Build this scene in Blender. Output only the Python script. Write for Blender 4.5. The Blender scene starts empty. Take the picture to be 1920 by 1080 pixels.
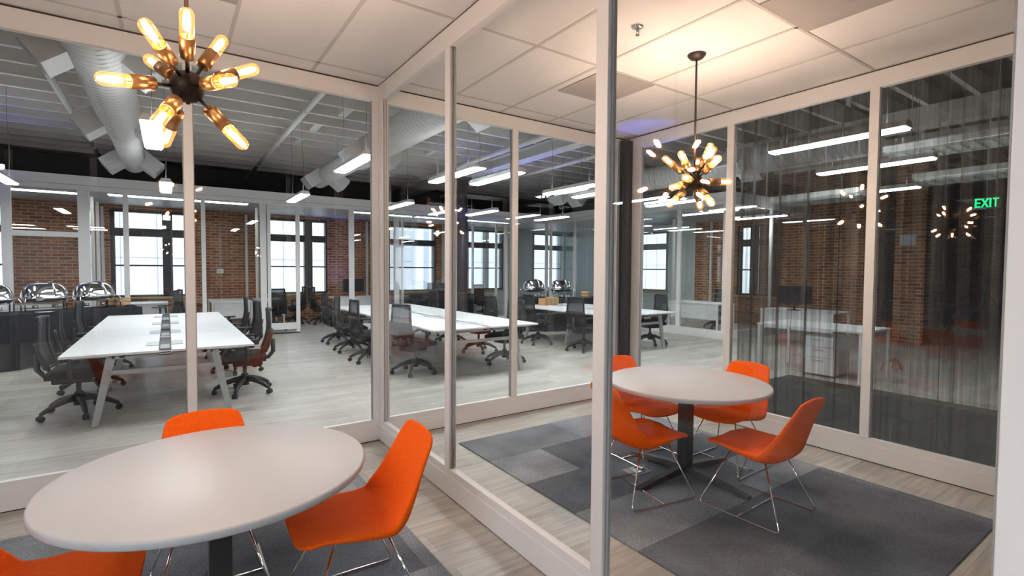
import bpy, bmesh, math, random
from mathutils import Vector, Matrix
random.seed(7)
PI = math.pi
SC = bpy.context.scene
COL = SC.collection

# ------------------------------------------------------------------ camera, world, exposure
EYE = Vector((0.0, 0.0, 1.57))
YAW, PITCH, ROLL = 0.603, -0.0374, 0.0062
F_PX = 937.8
cam_data = bpy.data.cameras.new('camera')
cam_data.sensor_width = 36.0
cam_data.lens = F_PX / 1920.0 * 36.0
cam_data.clip_start = 0.02
cam_data.clip_end = 200
cam = bpy.data.objects.new('camera', cam_data)
COL.objects.link(cam)
fwd = Vector((math.sin(YAW) * math.cos(PITCH), math.cos(YAW) * math.cos(PITCH), math.sin(PITCH)))
rgt = Vector((math.cos(YAW), -math.sin(YAW), 0))
upv = rgt.cross(fwd)
X_ = rgt * math.cos(ROLL) + upv * math.sin(ROLL)
Y_ = -rgt * math.sin(ROLL) + upv * math.cos(ROLL)
mw = Matrix((X_, Y_, -fwd)).transposed().to_4x4()
mw.translation = EYE
cam.matrix_world = mw
SC.camera = cam

world = bpy.data.worlds.new('sky')
SC.world = world
world.use_nodes = True
wb = world.node_tree.nodes['Background']
wb.inputs[0].default_value = (0.86, 0.93, 1.0, 1)
wb.inputs[1].default_value = 1.9
SC.view_settings.view_transform = 'Standard'
SC.view_settings.look = 'None'
SC.view_settings.gamma = 1.0
SC.view_settings.use_curve_mapping = False
SC.view_settings.exposure = 0.62
cy = SC.cycles
cy.max_bounces = 10
cy.diffuse_bounces = 4
cy.glossy_bounces = 5
cy.transmission_bounces = 4
cy.transparent_max_bounces = 48
cy.caustics_reflective = False
cy.caustics_refractive = False
cy.sample_clamp_indirect = 4.0
cy.use_denoising = True
try:
    cy.denoiser = 'OPENIMAGEDENOISE'
    cy.denoising_input_passes = 'RGB_ALBEDO_NORMAL'
except Exception:
    pass
PEND = 37.0       # pendant diffuser strength
FILL_PANEL = 42.0       # added fill panels behind the camera
FIL = 285.0       # bulb filaments

# ------------------------------------------------------------------ materials
MATS = {}
def mat(name, col, rough=0.5, metal=0.0, emit=None, es=0.0, spec=0.5):
    m = bpy.data.materials.new(name); m.use_nodes = True
    b = m.node_tree.nodes['Principled BSDF']
    b.inputs['Base Color'].default_value = (*col, 1)
    b.inputs['Roughness'].default_value = rough
    b.inputs['Metallic'].default_value = metal
    b.inputs['Specular IOR Level'].default_value = spec
    if emit:
        b.inputs['Emission Color'].default_value = (*emit, 1)
        b.inputs['Emission Strength'].default_value = es
    MATS[name] = m
    return m
def nt(m):
    return m.node_tree.nodes, m.node_tree.links, m.node_tree.nodes['Principled BSDF']
def add_noise(m, c1, c2, scale, detail=3, bump=0.0, stretch=(1, 1, 1), bscale=None):
    N, L, B = nt(m)
    tc = N.new('ShaderNodeTexCoord'); mp = N.new('ShaderNodeMapping')
    mp.inputs['Scale'].default_value = stretch
    L.new(tc.outputs['Object'], mp.inputs[0])
    n = N.new('ShaderNodeTexNoise'); n.inputs['Scale'].default_value = scale; n.inputs['Detail'].default_value = detail
    L.new(mp.outputs[0], n.inputs['Vector'])
    r = N.new('ShaderNodeValToRGB')
    r.color_ramp.elements[0].position = 0.3; r.color_ramp.elements[1].position = 0.7
    r.color_ramp.elements[0].color = (*c1, 1); r.color_ramp.elements[1].color = (*c2, 1)
    L.new(n.outputs[0], r.inputs[0]); L.new(r.outputs[0], B.inputs['Base Color'])
    if bump:
        n2 = N.new('ShaderNodeTexNoise'); n2.inputs['Scale'].default_value = bscale or scale * 3
        L.new(mp.outputs[0], n2.inputs['Vector'])
        bp = N.new('ShaderNodeBump'); bp.inputs['Strength'].default_value = bump; bp.inputs['Distance'].default_value = 0.002
        L.new(n2.outputs[0], bp.inputs['Height']); L.new(bp.outputs[0], B.inputs['Normal'])

white = mat('white_frame', (0.80, 0.79, 0.785), 0.45)
white_flat = mat('white_laminate', (0.50, 0.515, 0.54), 0.42)
desk_white = mat('desk_white', (0.86, 0.87, 0.88), 0.35)
shadow_gap = mat('dark_gap', (0.06, 0.05, 0.045), 0.8)
silver = mat('silver_paint', (0.42, 0.44, 0.46), 0.4, 0.3)
chrome = mat('chrome', (0.85, 0.85, 0.87), 0.08, 1.0)
steel = mat('polished_steel', (0.72, 0.72, 0.72), 0.13, 1.0)
black_metal = mat('black_metal', (0.035, 0.034, 0.034), 0.45)
black_plastic = mat('black_plastic', (0.012, 0.012, 0.013), 0.5)
black_cloth = mat('black_cloth', (0.010, 0.011, 0.016), 0.95)
add_noise(black_cloth, (0.007, 0.008, 0.012), (0.016, 0.017, 0.024), 30, bump=0.3)
drape_cloth = mat('drape_cloth', (0.008, 0.008, 0.009), 0.95)
seat_cloth = mat('seat_cloth', (0.014, 0.014, 0.015), 0.9)
orange = mat('orange_fabric', (0.78, 0.062, 0.004), 0.85, spec=0.2)
add_noise(orange, (0.84, 0.104, 0.003), (0.93, 0.132, 0.005), 90, bump=0.35, bscale=500)
bronze = mat('dark_bronze', (0.055, 0.036, 0.025), 0.45, 0.8)
brass = mat('aged_brass', (0.20, 0.10, 0.035), 0.38, 0.9)
white_duct = mat('painted_duct', (0.52, 0.52, 0.52), 0.5)
def seam_lines(m):
    N, L, B = nt(m)
    tc = N.new('ShaderNodeTexCoord'); sp = N.new('ShaderNodeSeparateXYZ'); L.new(tc.outputs['Object'], sp.inputs[0])
    # a spiral lock seam: position along the duct plus a slow drift across it
    ma = N.new('ShaderNodeMath'); ma.operation = 'MULTIPLY_ADD'; L.new(sp.outputs[0], ma.inputs[0]); ma.inputs[1].default_value = 0.22; L.new(sp.outputs[1], ma.inputs[2])
    md = N.new('ShaderNodeMath'); md.operation = 'MODULO'; L.new(ma.outputs[0], md.inputs[0]); md.inputs[1].default_value = 0.11
    gt = N.new('ShaderNodeMath'); gt.operation = 'LESS_THAN'; L.new(md.outputs[0], gt.inputs[0]); gt.inputs[1].default_value = 0.012
    mx = N.new('ShaderNodeMixRGB'); L.new(gt.outputs[0], mx.inputs[0]); mx.inputs[1].default_value = (0.50, 0.50, 0.49, 1); mx.inputs[2].default_value = (0.24, 0.24, 0.24, 1)
    L.new(mx.outputs[0], B.inputs['Base Color'])
spiral_m = mat('spiral_duct_paint', (0.5, 0.5, 0.5), 0.5); seam_lines(spiral_m)
joist_mat = mat('painted_joist', (0.60, 0.595, 0.57), 0.7)
deck_mat = mat('painted_deck', (0.085, 0.08, 0.075), 0.8)
dark_frame = mat('black_window_frame', (0.013, 0.015, 0.02), 0.45)
sill_wood = mat('sill_wood', (0.48, 0.33, 0.15), 0.5)
bamboo = mat('bamboo', (0.55, 0.36, 0.17), 0.6)
add_noise(bamboo, (0.42, 0.27, 0.12), (0.62, 0.43, 0.22), 12, stretch=(1, 1, 8))
cardboard = mat('cardboard', (0.50, 0.27, 0.12), 0.8)
screen_m = mat('dark_screen', (0.02, 0.022, 0.03), 0.25)
cable_grey = mat('cable_grey', (0.10, 0.10, 0.10), 0.6)
flap_grey = mat('flap_grey', (0.55, 0.56, 0.56), 0.5)
grey_plastic = mat('grey_plastic', (0.35, 0.36, 0.37), 0.5)
tbar = mat('ceiling_tbar', (0.62, 0.60, 0.58), 0.6)
vent_grey = mat('perforated_vent', (0.44, 0.42, 0.40), 0.7)
add_noise(vent_grey, (0.38, 0.36, 0.35), (0.47, 0.45, 0.43), 260, 1)
tile_m = mat('ceiling_tile', (0.78, 0.76, 0.74), 0.9)
add_noise(tile_m, (0.83, 0.82, 0.82), (0.90, 0.89, 0.89), 160, 2, bump=0.25, bscale=220)
floor_dimmer = mat('floor_dimmer', (0.05, 0.048, 0.042), 0.95, spec=0.1)
hazy_wall = mat('hazy_pale_wall', (0.60, 0.68, 0.70), 0.8)  # haze of the far glass offices put into a pale wall colour
hazy_frame = mat('hazy_window_frame', (0.22, 0.25, 0.27), 0.5)  # frame colour lightened to carry the same haze
unlit_void = mat('unlit_void', (0.012, 0.012, 0.014), 0.9)
paint = mat('wall_paint', (0.13, 0.13, 0.14), 0.8)
facade_m = mat('pale_facade', (0.80, 0.83, 0.88), 0.8)
facade_dark = mat('facade_recess', (0.42, 0.48, 0.58), 0.8)
purple_led = mat('violet_led', (0.1, 0.08, 0.4), 0.4, 0, (0.16, 0.10, 1.0), 12)
bar_light = mat('lit_diffuser', (0.9, 0.9, 0.9), 0.5, 0, (0.93, 0.97, 1.0), PEND)
up_light = mat('lit_up_panel', (0.9, 0.9, 0.9), 0.5, 0, (0.93, 0.97, 1.0), PEND * 0.3)
fill_panel_m = mat('lit_fill_panel', (0.9, 0.9, 0.9), 0.5, 0, (0.92, 0.95, 1.0), FILL_PANEL)
cove_light = mat('lit_strip', (0.9, 0.9, 0.9), 0.5, 0, (1.0, 0.99, 0.97), 9)
dim_trof = mat('dim_louvre_light', (0.4, 0.45, 0.38), 0.5, 0, (0.85, 1.0, 0.8), 0.45)
filament = mat('lit_filament', (1, 0.6, 0.2), 0.5, 0, (1.0, 0.80, 0.70), FIL)
exit_green = mat('exit_green', (0.0, 0.3, 0.08), 0.5, 0, (0.0, 1.0, 0.25), 2.2)
exit_body = mat('exit_plate', (0.015, 0.03, 0.02), 0.4)
skin = mat('skin', (0.45, 0.27, 0.18), 0.6)

def glass_mat(name, tint, refl=1.0, rough=0.0, ior=1.5):
    m = bpy.data.materials.new(name); m.use_nodes = True
    N, L = m.node_tree.nodes, m.node_tree.links
    N.clear()
    o = N.new('ShaderNodeOutputMaterial'); mx = N.new('ShaderNodeMixShader')
    t = N.new('ShaderNodeBsdfTransparent'); t.inputs[0].default_value = (*tint, 1)
    g = N.new('ShaderNodeBsdfGlossy'); g.inputs['Roughness'].default_value = rough
    g.inputs[0].default_value = (1, 1, 1, 1)
    fr = N.new('ShaderNodeFresnel'); fr.inputs[0].default_value = ior
    # stop the back faces reading as glass-to-air total reflection
    geo = N.new('ShaderNodeNewGeometry')
    vm = N.new('ShaderNodeVectorMath'); vm.operation = 'DOT_PRODUCT'
    L.new(geo.outputs['Normal'], vm.inputs[0]); L.new(geo.outputs['Incoming'], vm.inputs[1])
    ab = N.new('ShaderNodeMath'); ab.operation = 'ABSOLUTE'; L.new(vm.outputs['Value'], ab.inputs[0])
    # schlick: r0 + (1-r0)(1-c)^5
    s1 = N.new('ShaderNodeMath'); s1.operation = 'SUBTRACT'; s1.inputs[0].default_value = 1.0; L.new(ab.outputs[0], s1.inputs[1])
    p5 = N.new('ShaderNodeMath'); p5.operation = 'POWER'; L.new(s1.outputs[0], p5.inputs[0]); p5.inputs[1].default_value = 5.0
    r0 = ((ior - 1) / (ior + 1)) ** 2
    ma = N.new('ShaderNodeMath'); ma.operation = 'MULTIPLY_ADD'; L.new(p5.outputs[0], ma.inputs[0])
    ma.inputs[1].default_value = (1 - r0) * refl; ma.inputs[2].default_value = r0 * refl
    L.new(ma.outputs[0], mx.inputs[0]); L.new(t.outputs[0], mx.inputs[1]); L.new(g.outputs[0], mx.inputs[2])
    L.new(mx.outputs[0], o.inputs[0])
    N.remove(fr)
    return m
glass = glass_mat('partition_glass', (0.975, 0.985, 0.98), 1.0)
win_glass = glass_mat('window_glass', (0.97, 0.98, 0.99), 0.8)
bulb_glass = glass_mat('amber_bulb_glass', (1.0, 0.87, 0.72), 0.8, 0.02, 1.45)
def amber_glow(m):
    N, L = m.node_tree.nodes, m.node_tree.links
    o = [n for n in N if n.type == 'OUTPUT_MATERIAL'][0]; src = o.inputs[0].links[0].from_socket
    e = N.new('ShaderNodeEmission'); e.inputs[0].default_value = (1.0, 0.30, 0.04, 1); e.inputs[1].default_value = 0.55
    ad = N.new('ShaderNodeAddShader'); L.new(src, ad.inputs[0]); L.new(e.outputs[0], ad.inputs[1]); L.new(ad.outputs[0], o.inputs[0])
amber_glow(bulb_glass)
clear_plastic = glass_mat('clear_plastic', (0.85, 0.88, 0.9), 1.6, 0.1)

def mesh_fabric(name, alpha, col):
    m = bpy.data.materials.new(name); m.use_nodes = True
    N, L = m.node_tree.nodes, m.node_tree.links
    B = N['Principled BSDF']; o = N['Material Output']
    B.inputs['Base Color'].default_value = (*col, 1); B.inputs['Roughness'].default_value = 0.6
    t = N.new('ShaderNodeBsdfTransparent'); mx = N.new('ShaderNodeMixShader'); mx.inputs[0].default_value = alpha
    L.new(t.outputs[0], mx.inputs[1]); L.new(B.outputs[0], mx.inputs[2]); L.new(mx.outputs[0], o.inputs[0])
    return m
chair_mesh = mesh_fabric('woven_mesh', 0.88, (0.018, 0.018, 0.019))
metal_curtain = mesh_fabric('metal_mesh', 0.60, (0.032, 0.026, 0.022))

def gather(m, lo, hi):
    # the links bunch up in vertical pleats, so the mesh is denser there
    N, L = m.node_tree.nodes, m.node_tree.links
    mx = [n for n in N if n.type == 'MIX_SHADER'][0]
    tc = N.new('ShaderNodeTexCoord'); mp = N.new('ShaderNodeMapping'); mp.inputs['Scale'].default_value = (0, 1, 0.02)
    n = N.new('ShaderNodeTexNoise'); n.inputs['Scale'].default_value = 26; n.inputs['Detail'].default_value = 5; n.inputs['Roughness'].default_value = 0.7
    r = N.new('ShaderNodeMapRange'); r.inputs['From Min'].default_value = 0.32; r.inputs['From Max'].default_value = 0.68
    r.inputs['To Min'].default_value = lo; r.inputs['To Max'].default_value = hi
    L.new(tc.outputs['Object'], mp.inputs[0]); L.new(mp.outputs[0], n.inputs['Vector']); L.new(n.outputs[0], r.inputs['Value']); L.new(r.outputs[0], mx.inputs[0])
gather(metal_curtain, 0.32, 0.74)
def brick_mat(name, ax, c1, c2, mortar, scale=1.0, bw=0.25, bh=0.079):
    """Brick texture laid on a wall: ax 0 -> wall runs along x, 1 -> along y."""
    m = mat(name, c1, 0.9, spec=0.2)
    N, L, B = nt(m)
    tc = N.new('ShaderNodeTexCoord'); sp = N.new('ShaderNodeSeparateXYZ'); cb = N.new('ShaderNodeCombineXYZ')
    L.new(tc.outputs['Object'], sp.inputs[0])
    L.new(sp.outputs[ax], cb.inputs[0]); L.new(sp.outputs[2], cb.inputs[1])
    nz = N.new('ShaderNodeTexNoise'); nz.inputs['Scale'].default_value = 9
    L.new(cb.outputs[0], nz.inputs['Vector'])
    ad = N.new('ShaderNodeVectorMath'); ad.operation = 'MULTIPLY_ADD'
    L.new(nz.outputs['Color'], ad.inputs[0]); ad.inputs[1].default_value = (0.03, 0.022, 0); L.new(cb.outputs[0], ad.inputs[2])
    b = N.new('ShaderNodeTexBrick')
    b.inputs['Color1'].default_value = (*c1, 1); b.inputs['Color2'].default_value = (*c2, 1); b.inputs['Mortar'].default_value = (*mortar, 1)
    b.inputs['Scale'].default_value = 1.0; b.inputs['Brick Width'].default_value = bw; b.inputs['Row Height'].default_value = bh
    b.inputs['Mortar Size'].default_value = 0.011; b.inputs['Mortar Smooth'].default_value = 0.3
    L.new(ad.outputs[0], b.inputs['Vector'])
    n = N.new('ShaderNodeTexNoise'); n.inputs['Scale'].default_value = 1.3; n.inputs['Detail'].default_value = 6
    L.new(cb.outputs[0], n.inputs['Vector'])
    mxc = N.new('ShaderNodeMixRGB'); mxc.blend_type = 'OVERLAY'; mxc.inputs[0].default_value = 0.55
    L.new(b.outputs[0], mxc.inputs[1]); L.new(n.outputs[0], mxc.inputs[2])
    L.new(mxc.outputs[0], B.inputs['Base Color'])
    bp = N.new('ShaderNodeBump'); bp.inputs['Strength'].default_value = 0.6; bp.inputs['Distance'].default_value = 0.01; bp.invert = True
    L.new(b.outputs['Fac'], bp.inputs['Height']); L.new(bp.outputs[0], B.inputs['Normal'])
    return m
brick_x = brick_mat('brick_along_x', 0, (0.19, 0.068, 0.034), (0.40, 0.165, 0.078), (0.52, 0.37, 0.24))
brick_y = brick_mat('brick_along_y', 1, (0.19, 0.068, 0.034), (0.40, 0.165, 0.078), (0.52, 0.37, 0.24))

def plank_floor():
    m = mat('vinyl_plank', (0.4, 0.38, 0.35), 0.38, spec=0.4)
    N, L, B = nt(m)
    tc = N.new('ShaderNodeTexCoord')
    b = N.new('ShaderNodeTexBrick'); b.offset = 0.37; b.offset_frequency = 2
    b.inputs['Color1'].default_value = (0.37, 0.345, 0.305, 1); b.inputs['Color2'].default_value = (0.50, 0.475, 0.43, 1)
    b.inputs['Mortar'].default_value = (0.31, 0.29, 0.26, 1)
    b.inputs['Scale'].default_value = 1; b.inputs['Brick Width'].default_value = 1.22; b.inputs['Row Height'].default_value = 0.19
    b.inputs['Mortar Size'].default_value = 0.0018; b.inputs['Mortar Smooth'].default_value = 0.2
    L.new(tc.outputs['Object'], b.inputs['Vector'])
    mp = N.new('ShaderNodeMapping'); mp.inputs['Scale'].default_value = (1.1, 13, 1)
    L.new(tc.outputs['Object'], mp.inputs[0])
    n = N.new('ShaderNodeTexNoise'); n.inputs['Scale'].default_value = 2.2; n.inputs['Detail'].default_value = 6; n.inputs['Distortion'].default_value = 0.4
    L.new(mp.outputs[0], n.inputs['Vector'])
    r = N.new('ShaderNodeValToRGB'); r.color_ramp.elements[0].color = (0.36, 0.36, 0.36, 1); r.color_ramp.elements[1].color = (0.64, 0.64, 0.64, 1)
    r.color_ramp.elements[0].position = 0.3; r.color_ramp.elements[1].position = 0.7
    L.new(n.outputs[0], r.inputs[0])
    mx = N.new('ShaderNodeMixRGB'); mx.blend_type = 'OVERLAY'; mx.inputs[0].default_value = 0.8
    L.new(b.outputs[0], mx.inputs[1]); L.new(r.outputs[0], mx.inputs[2])
    L.new(mx.outputs[0], B.inputs['Base Color'])
    return m
plank = plank_floor()

def carpet():
    m = mat('carpet_tiles', (0.1, 0.1, 0.11), 0.95, spec=0.1)
    N, L, B = nt(m)
    tc = N.new('ShaderNodeTexCoord')
    b = N.new('ShaderNodeTexBrick'); b.offset = 0.5
    b.inputs['Color1'].default_value = (0.105, 0.118, 0.138, 1); b.inputs['Color2'].default_value = (0.29, 0.315, 0.345, 1)
    b.inputs['Mortar'].default_value = (0.12, 0.13, 0.145, 1)
    b.inputs['Scale'].default_value = 1; b.inputs['Brick Width'].default_value = 1.04; b.inputs['Row Height'].default_value = 0.52
    b.inputs['Mortar Size'].default_value = 0.002
    L.new(tc.outputs['Object'], b.inputs['Vector'])
    n = N.new('ShaderNodeTexNoise'); n.inputs['Scale'].default_value = 1.7; n.inputs['Detail'].default_value = 2
    L.new(tc.outputs['Object'], n.inputs['Vector'])
    n2 = N.new('ShaderNodeTexNoise'); n2.inputs['Scale'].default_value = 170; n2.inputs['Detail'].default_value = 2
    L.new(tc.outputs['Object'], n2.inputs['Vector'])
    mx = N.new('ShaderNodeMixRGB'); mx.blend_type = 'OVERLAY'; mx.inputs[0].default_value = 0.95
    L.new(b.outputs[0], mx.inputs[1]); L.new(n.outputs[0], mx.inputs[2])
    mx2 = N.new('ShaderNodeMixRGB'); mx2.blend_type = 'OVERLAY'; mx2.inputs[0].default_value = 0.8
    L.new(mx.outputs[0], mx2.inputs[1]); L.new(n2.outputs[0], mx2.inputs[2])
    L.new(mx2.outputs[0], B.inputs['Base Color'])
    bp = N.new('ShaderNodeBump'); bp.inputs['Strength'].default_value = 0.5; bp.inputs['Distance'].default_value = 0.003
    L.new(n2.outputs[0], bp.inputs['Height']); L.new(bp.outputs[0], B.inputs['Normal'])
    return m
carpet_m = carpet()

# ------------------------------------------------------------------ mesh helpers
def frame_of(d):
    d = d.normalized()
    a = Vector((0, 0, 1)) if abs(d.z) < 0.9 else Vector((1, 0, 0))
    u = a.cross(d).normalized(); v = d.cross(u)
    return u, v
class MB:
    def __init__(s):
        s.bm = bmesh.new()
    def quad_faces(s, vs, faces, smooth=False):
        bv = [s.bm.verts.new(v) for v in vs]
        for f in faces:
            try:
                fc = s.bm.faces.new([bv[i] for i in f]); fc.smooth = smooth
            except ValueError:
                pass
        return bv
    def box(s, x0, x1, y0, y1, z0, z1, M=None):
        vs = [Vector(p) for p in ((x0, y0, z0), (x1, y0, z0), (x1, y1, z0), (x0, y1, z0), (x0, y0, z1), (x1, y0, z1), (x1, y1, z1), (x0, y1, z1))]
        if M: vs = [M @ v for v in vs]
        s.quad_faces(vs, ((3, 2, 1, 0), (4, 5, 6, 7), (0, 1, 5, 4), (1, 2, 6, 5), (2, 3, 7, 6), (3, 0, 4, 7)))
        return s
    def cyl(s, p0, p1, r0, r1=None, n=16, caps=True, smooth=True):
        p0, p1 = Vector(p0), Vector(p1); r1 = r0 if r1 is None else r1
        u, v = frame_of(p1 - p0)
        vs = []
        for p, r in ((p0, r0), (p1, r1)):
            for i in range(n):
                a = 2 * PI * i / n; vs.append(p + u * (r * math.cos(a)) + v * (r * math.sin(a)))
        bv = [s.bm.verts.new(q) for q in vs]
        for i in range(n):
            f = s.bm.faces.new((bv[i], bv[(i + 1) % n], bv[n + (i + 1) % n], bv[n + i])); f.smooth = smooth
        if caps:
            s.bm.faces.new(bv[:n][::-1]); s.bm.faces.new(bv[n:])
        return s
    def tube(s, pts, r, n=8, closed=False, radii=None):
        pts = [Vector(p) for p in pts]
        N = len(pts); rings = []; pu = None
        for i, p in enumerate(pts):
            if closed: d = pts[(i + 1) % N] - pts[i - 1]
            else: d = pts[min(i + 1, N - 1)] - pts[max(i - 1, 0)]
            d.normalize()
            if pu is None: u, v = frame_of(d)
            else:
                u = (pu - d * pu.dot(d)).normalized(); v = d.cross(u)
            pu = u
            rr = radii[i] if radii else r
            rings.append([s.bm.verts.new(p + u * (rr * math.cos(2 * PI * k / n)) + v * (rr * math.sin(2 * PI * k / n))) for k in range(n)])
        for i in range(N if closed else N - 1):
            a, b = rings[i], rings[(i + 1) % N]
            for k in range(n):
                f = s.bm.faces.new((a[k], a[(k + 1) % n], b[(k + 1) % n], b[k])); f.smooth = True
        if not closed:
            s.bm.faces.new(rings[0][::-1]); s.bm.faces.new(rings[-1])
        return s
    def lathe(s, prof, o=(0, 0, 0), d=(0, 0, 1), n=24, smooth=True):
        o = Vector(o); d = Vector(d).normalized(); u, v = frame_of(d)
        rings = []
        for r, h in prof:
            if r < 1e-6: rings.append([s.bm.verts.new(o + d * h)])
            else: rings.append([s.bm.verts.new(o + d * h + u * (r * math.cos(2 * PI * k / n)) + v * (r * math.sin(2 * PI * k / n))) for k in range(n)])
        for a, b in zip(rings, rings[1:]):
            for k in range(n):
                k2 = (k + 1) % n
                if len(a) == 1 and len(b) == 1: continue
                if len(a) == 1: f = s.bm.faces.new((a[0], b[k2], b[k]))
                elif len(b) == 1: f = s.bm.faces.new((a[k], a[k2], b[0]))
                else: f = s.bm.faces.new((a[k], a[k2], b[k2], b[k]))
                f.smooth = smooth
        return s
    def grid(s, fn, nu, nv, smooth=True):
        vs = [[s.bm.verts.new(fn(i / (nu - 1), j / (nv - 1))) for i in range(nu)] for j in range(nv)]
        for j in range(nv - 1):
            for i in range(nu - 1):
                f = s.bm.faces.new((vs[j][i], vs[j][i + 1], vs[j + 1][i + 1], vs[j + 1][i])); f.smooth = smooth
        return s
    def prism(s, pts2, fn, t0, t1):
        """closed 2-D outline pts2 mapped by fn(a,b,t) between t0 and t1"""
        A = [s.bm.verts.new(fn(a, b, t0)) for a, b in pts2]; B = [s.bm.verts.new(fn(a, b, t1)) for a, b in pts2]
        n = len(A)
        s.bm.faces.new(A[::-1]); s.bm.faces.new(B)
        for i in range(n): s.bm.faces.new((A[i], A[(i + 1) % n], B[(i + 1) % n], B[i]))
        return s
    def build(s, name, m, parent=None, bevel=0, subsurf=0, solid=0, loc=None, rz=0):
        bmesh.ops.recalc_face_normals(s.bm, faces=s.bm.faces)
        me = bpy.data.meshes.new(name); s.bm.to_mesh(me); s.bm.free(); me.materials.append(m)
        o = bpy.data.objects.new(name, me); COL.objects.link(o)
        if parent: o.parent = parent
        if loc: o.location = loc
        if rz: o.rotation_euler = (0, 0, rz)
        if solid:
            md = o.modifiers.new('solid', 'SOLIDIFY'); md.thickness = abs(solid); md.offset = -1 if solid > 0 else 1
        if bevel:
            md = o.modifiers.new('bevel', 'BEVEL'); md.width = bevel; md.segments = 2; md.limit_method = 'ANGLE'
        if subsurf:
            md = o.modifiers.new('sub', 'SUBSURF'); md.levels = subsurf; md.render_levels = subsurf
        return o
def tag(o, label=None, cat=None, group=None, kind=None):
    if label: o['label'] = label
    if cat: o['category'] = cat
    if group: o['group'] = group
    if kind: o['kind'] = kind
    return o
def root(name, label, cat, loc=(0, 0, 0), rz=0, group=None):
    o = bpy.data.objects.new(name, None); o.empty_display_size = 0.1; COL.objects.link(o)
    o.location = loc; o.rotation_euler = (0, 0, rz)
    return tag(o, label, cat, group)
def struct(name, mb, m, parent=None, **k):
    o = mb.build(name, m, parent, **k)
    if not parent: o['kind'] = 'structure'
    return o
CH = {}
def children(o): return [c for c in bpy.data.objects if c.parent == o]
def proto_tree(o):
    return (o, [proto_tree(c) for c in children(o)])
def copy_tree(tree, parent=None):
    o, ch = tree
    c = o.copy(); COL.objects.link(c); c.parent = parent
    for t in ch: copy_tree(t, c)
    return c
class Repeat:
    """first use moves the original, later uses copy it and each of its parts"""
    def __init__(s, o): s.o = o; s.used = False; s.tree = proto_tree(o)
    def place(s, loc, rz, label, group=None):
        c = copy_tree(s.tree) if s.used else s.o
        s.used = True
        c.location = loc; c.rotation_euler = (0, 0, rz); c['label'] = label
        if group: c['group'] = group
        return c
def round_path(pts, r, n=5):
    pts = [Vector(p) for p in pts]; out = [pts[0]]
    for a, b, c in zip(pts, pts[1:], pts[2:]):
        d1 = (a - b); d2 = (c - b); rr = min(r, d1.length * 0.45, d2.length * 0.45)
        p, q = b + d1.normalized() * rr, b + d2.normalized() * rr
        for i in range(n + 1):
            t = i / n; out.append((p * (1 - t) + b * t) * (1 - t) + (b * (1 - t) + q * t) * t)
    out.append(pts[-1]); return out

# ------------------------------------------------------------------ the shell of the building
YA, XB, XC = 4.40, 1.567, 4.736        # room faces of the glass partitions
XD = 2 * 0.02 - XB - 0.03              # left partition of the near room
ZR, ZT, ZB = 3.20, 3.052, 0.197        # room ceiling, top of glass, bottom of glass
struct('floor', MB().box(-8, 27, -5.2, 16.3, -0.1, 0), plank)
# brick back wall with window openings (x0, x1)
WZ0, WZ1 = 0.80, 3.02
wins = [(-4.62, -3.05), (-1.17, 0.46), (2.38, 4.07), (6.0, 7.75), (9.0, 10.6), (12.0, 13.5)]
mb = MB(); px_ = -8
for a, b in wins[:4]:
    mb.box(px_, a, 16, 16.35, 0, 4.6); mb.box(a, b, 16, 16.35, 0, WZ0); mb.box(a, b, 16, 16.35, WZ1, 4.6); px_ = b
struct('wall_back', mb, brick_x)
mb = MB(); px_ = wins[3][1]
mb.box(px_, 8.0, 16, 16.35, 0, 4.6)
struct('wall_back_pier', mb, brick_x)
mb = MB(); px_ = 8.0
for a, b in wins[4:]:
    mb.box(px_, a, 16, 16.35, 0, 4.6); mb.box(a, b, 16, 16.35, 0, WZ0); mb.box(a, b, 16, 16.35, WZ1, 4.6); px_ = b
mb.box(px_, 14.3, 16, 16.35, 0, 4.6)
struct('wall_back_hazy', mb, hazy_wall)
struct('wall_back_void', MB().box(-8, 14.3, 15.9, 15.995, 3.17, 4.55), unlit_void)  # black sheet stands in for the unlit void above the back offices
# right-hand brick wall with windows
rw = [(7.3, 8.5), (11.0, 12.6)]
mb = MB(); py_ = 4.9
for a, b in rw[:1]:
    mb.box(14, 14.3, py_, a, 0, 4.6); mb.box(14, 14.3, a, b, 0, 0.85); mb.box(14, 14.3, a, b, 2.9, 4.6); py_ = b
mb.box(14, 14.3, py_, 9.95, 0, 4.6)
struct('wall_right', mb, brick_y)
mb = MB(); py_ = 9.95
for a, b in rw[1:]:
    mb.box(14, 14.3, py_, a, 0, 4.6); mb.box(14, 14.3, a, b, 0, 0.85); mb.box(14, 14.3, a, b, 2.9, 4.6); py_ = b
mb.box(14, 14.3, py_, 16, 0, 4.6)
struct('wall_right_hazy', mb, hazy_wall)
mb = MB().box(26, 26.3, -5.2, 8, 0, 4.6)
struct('wall_far_right', mb, brick_y)
struct('wall_far_side', MB().box(14.3, 26, 7.7, 8, 0, 4.6), brick_x)
struct('wall_left', MB().box(-8.3, -8, -5.2, 16.3, 0, 4.6), paint)
struct('wall_behind', MB().box(-8.3, 26.3, -5.4, -5.2, 0, 4.6), paint)
struct('ceiling', MB().box(-8.3, 26.3, -5.4, 16.35, 4.55, 4.7), deck_mat)
# brick pillar between the office and the far room
struct('trim_pillar', MB().box(13.3, 13.8, 3.8, 4.35, 0, 4.55), brick_y)

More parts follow.
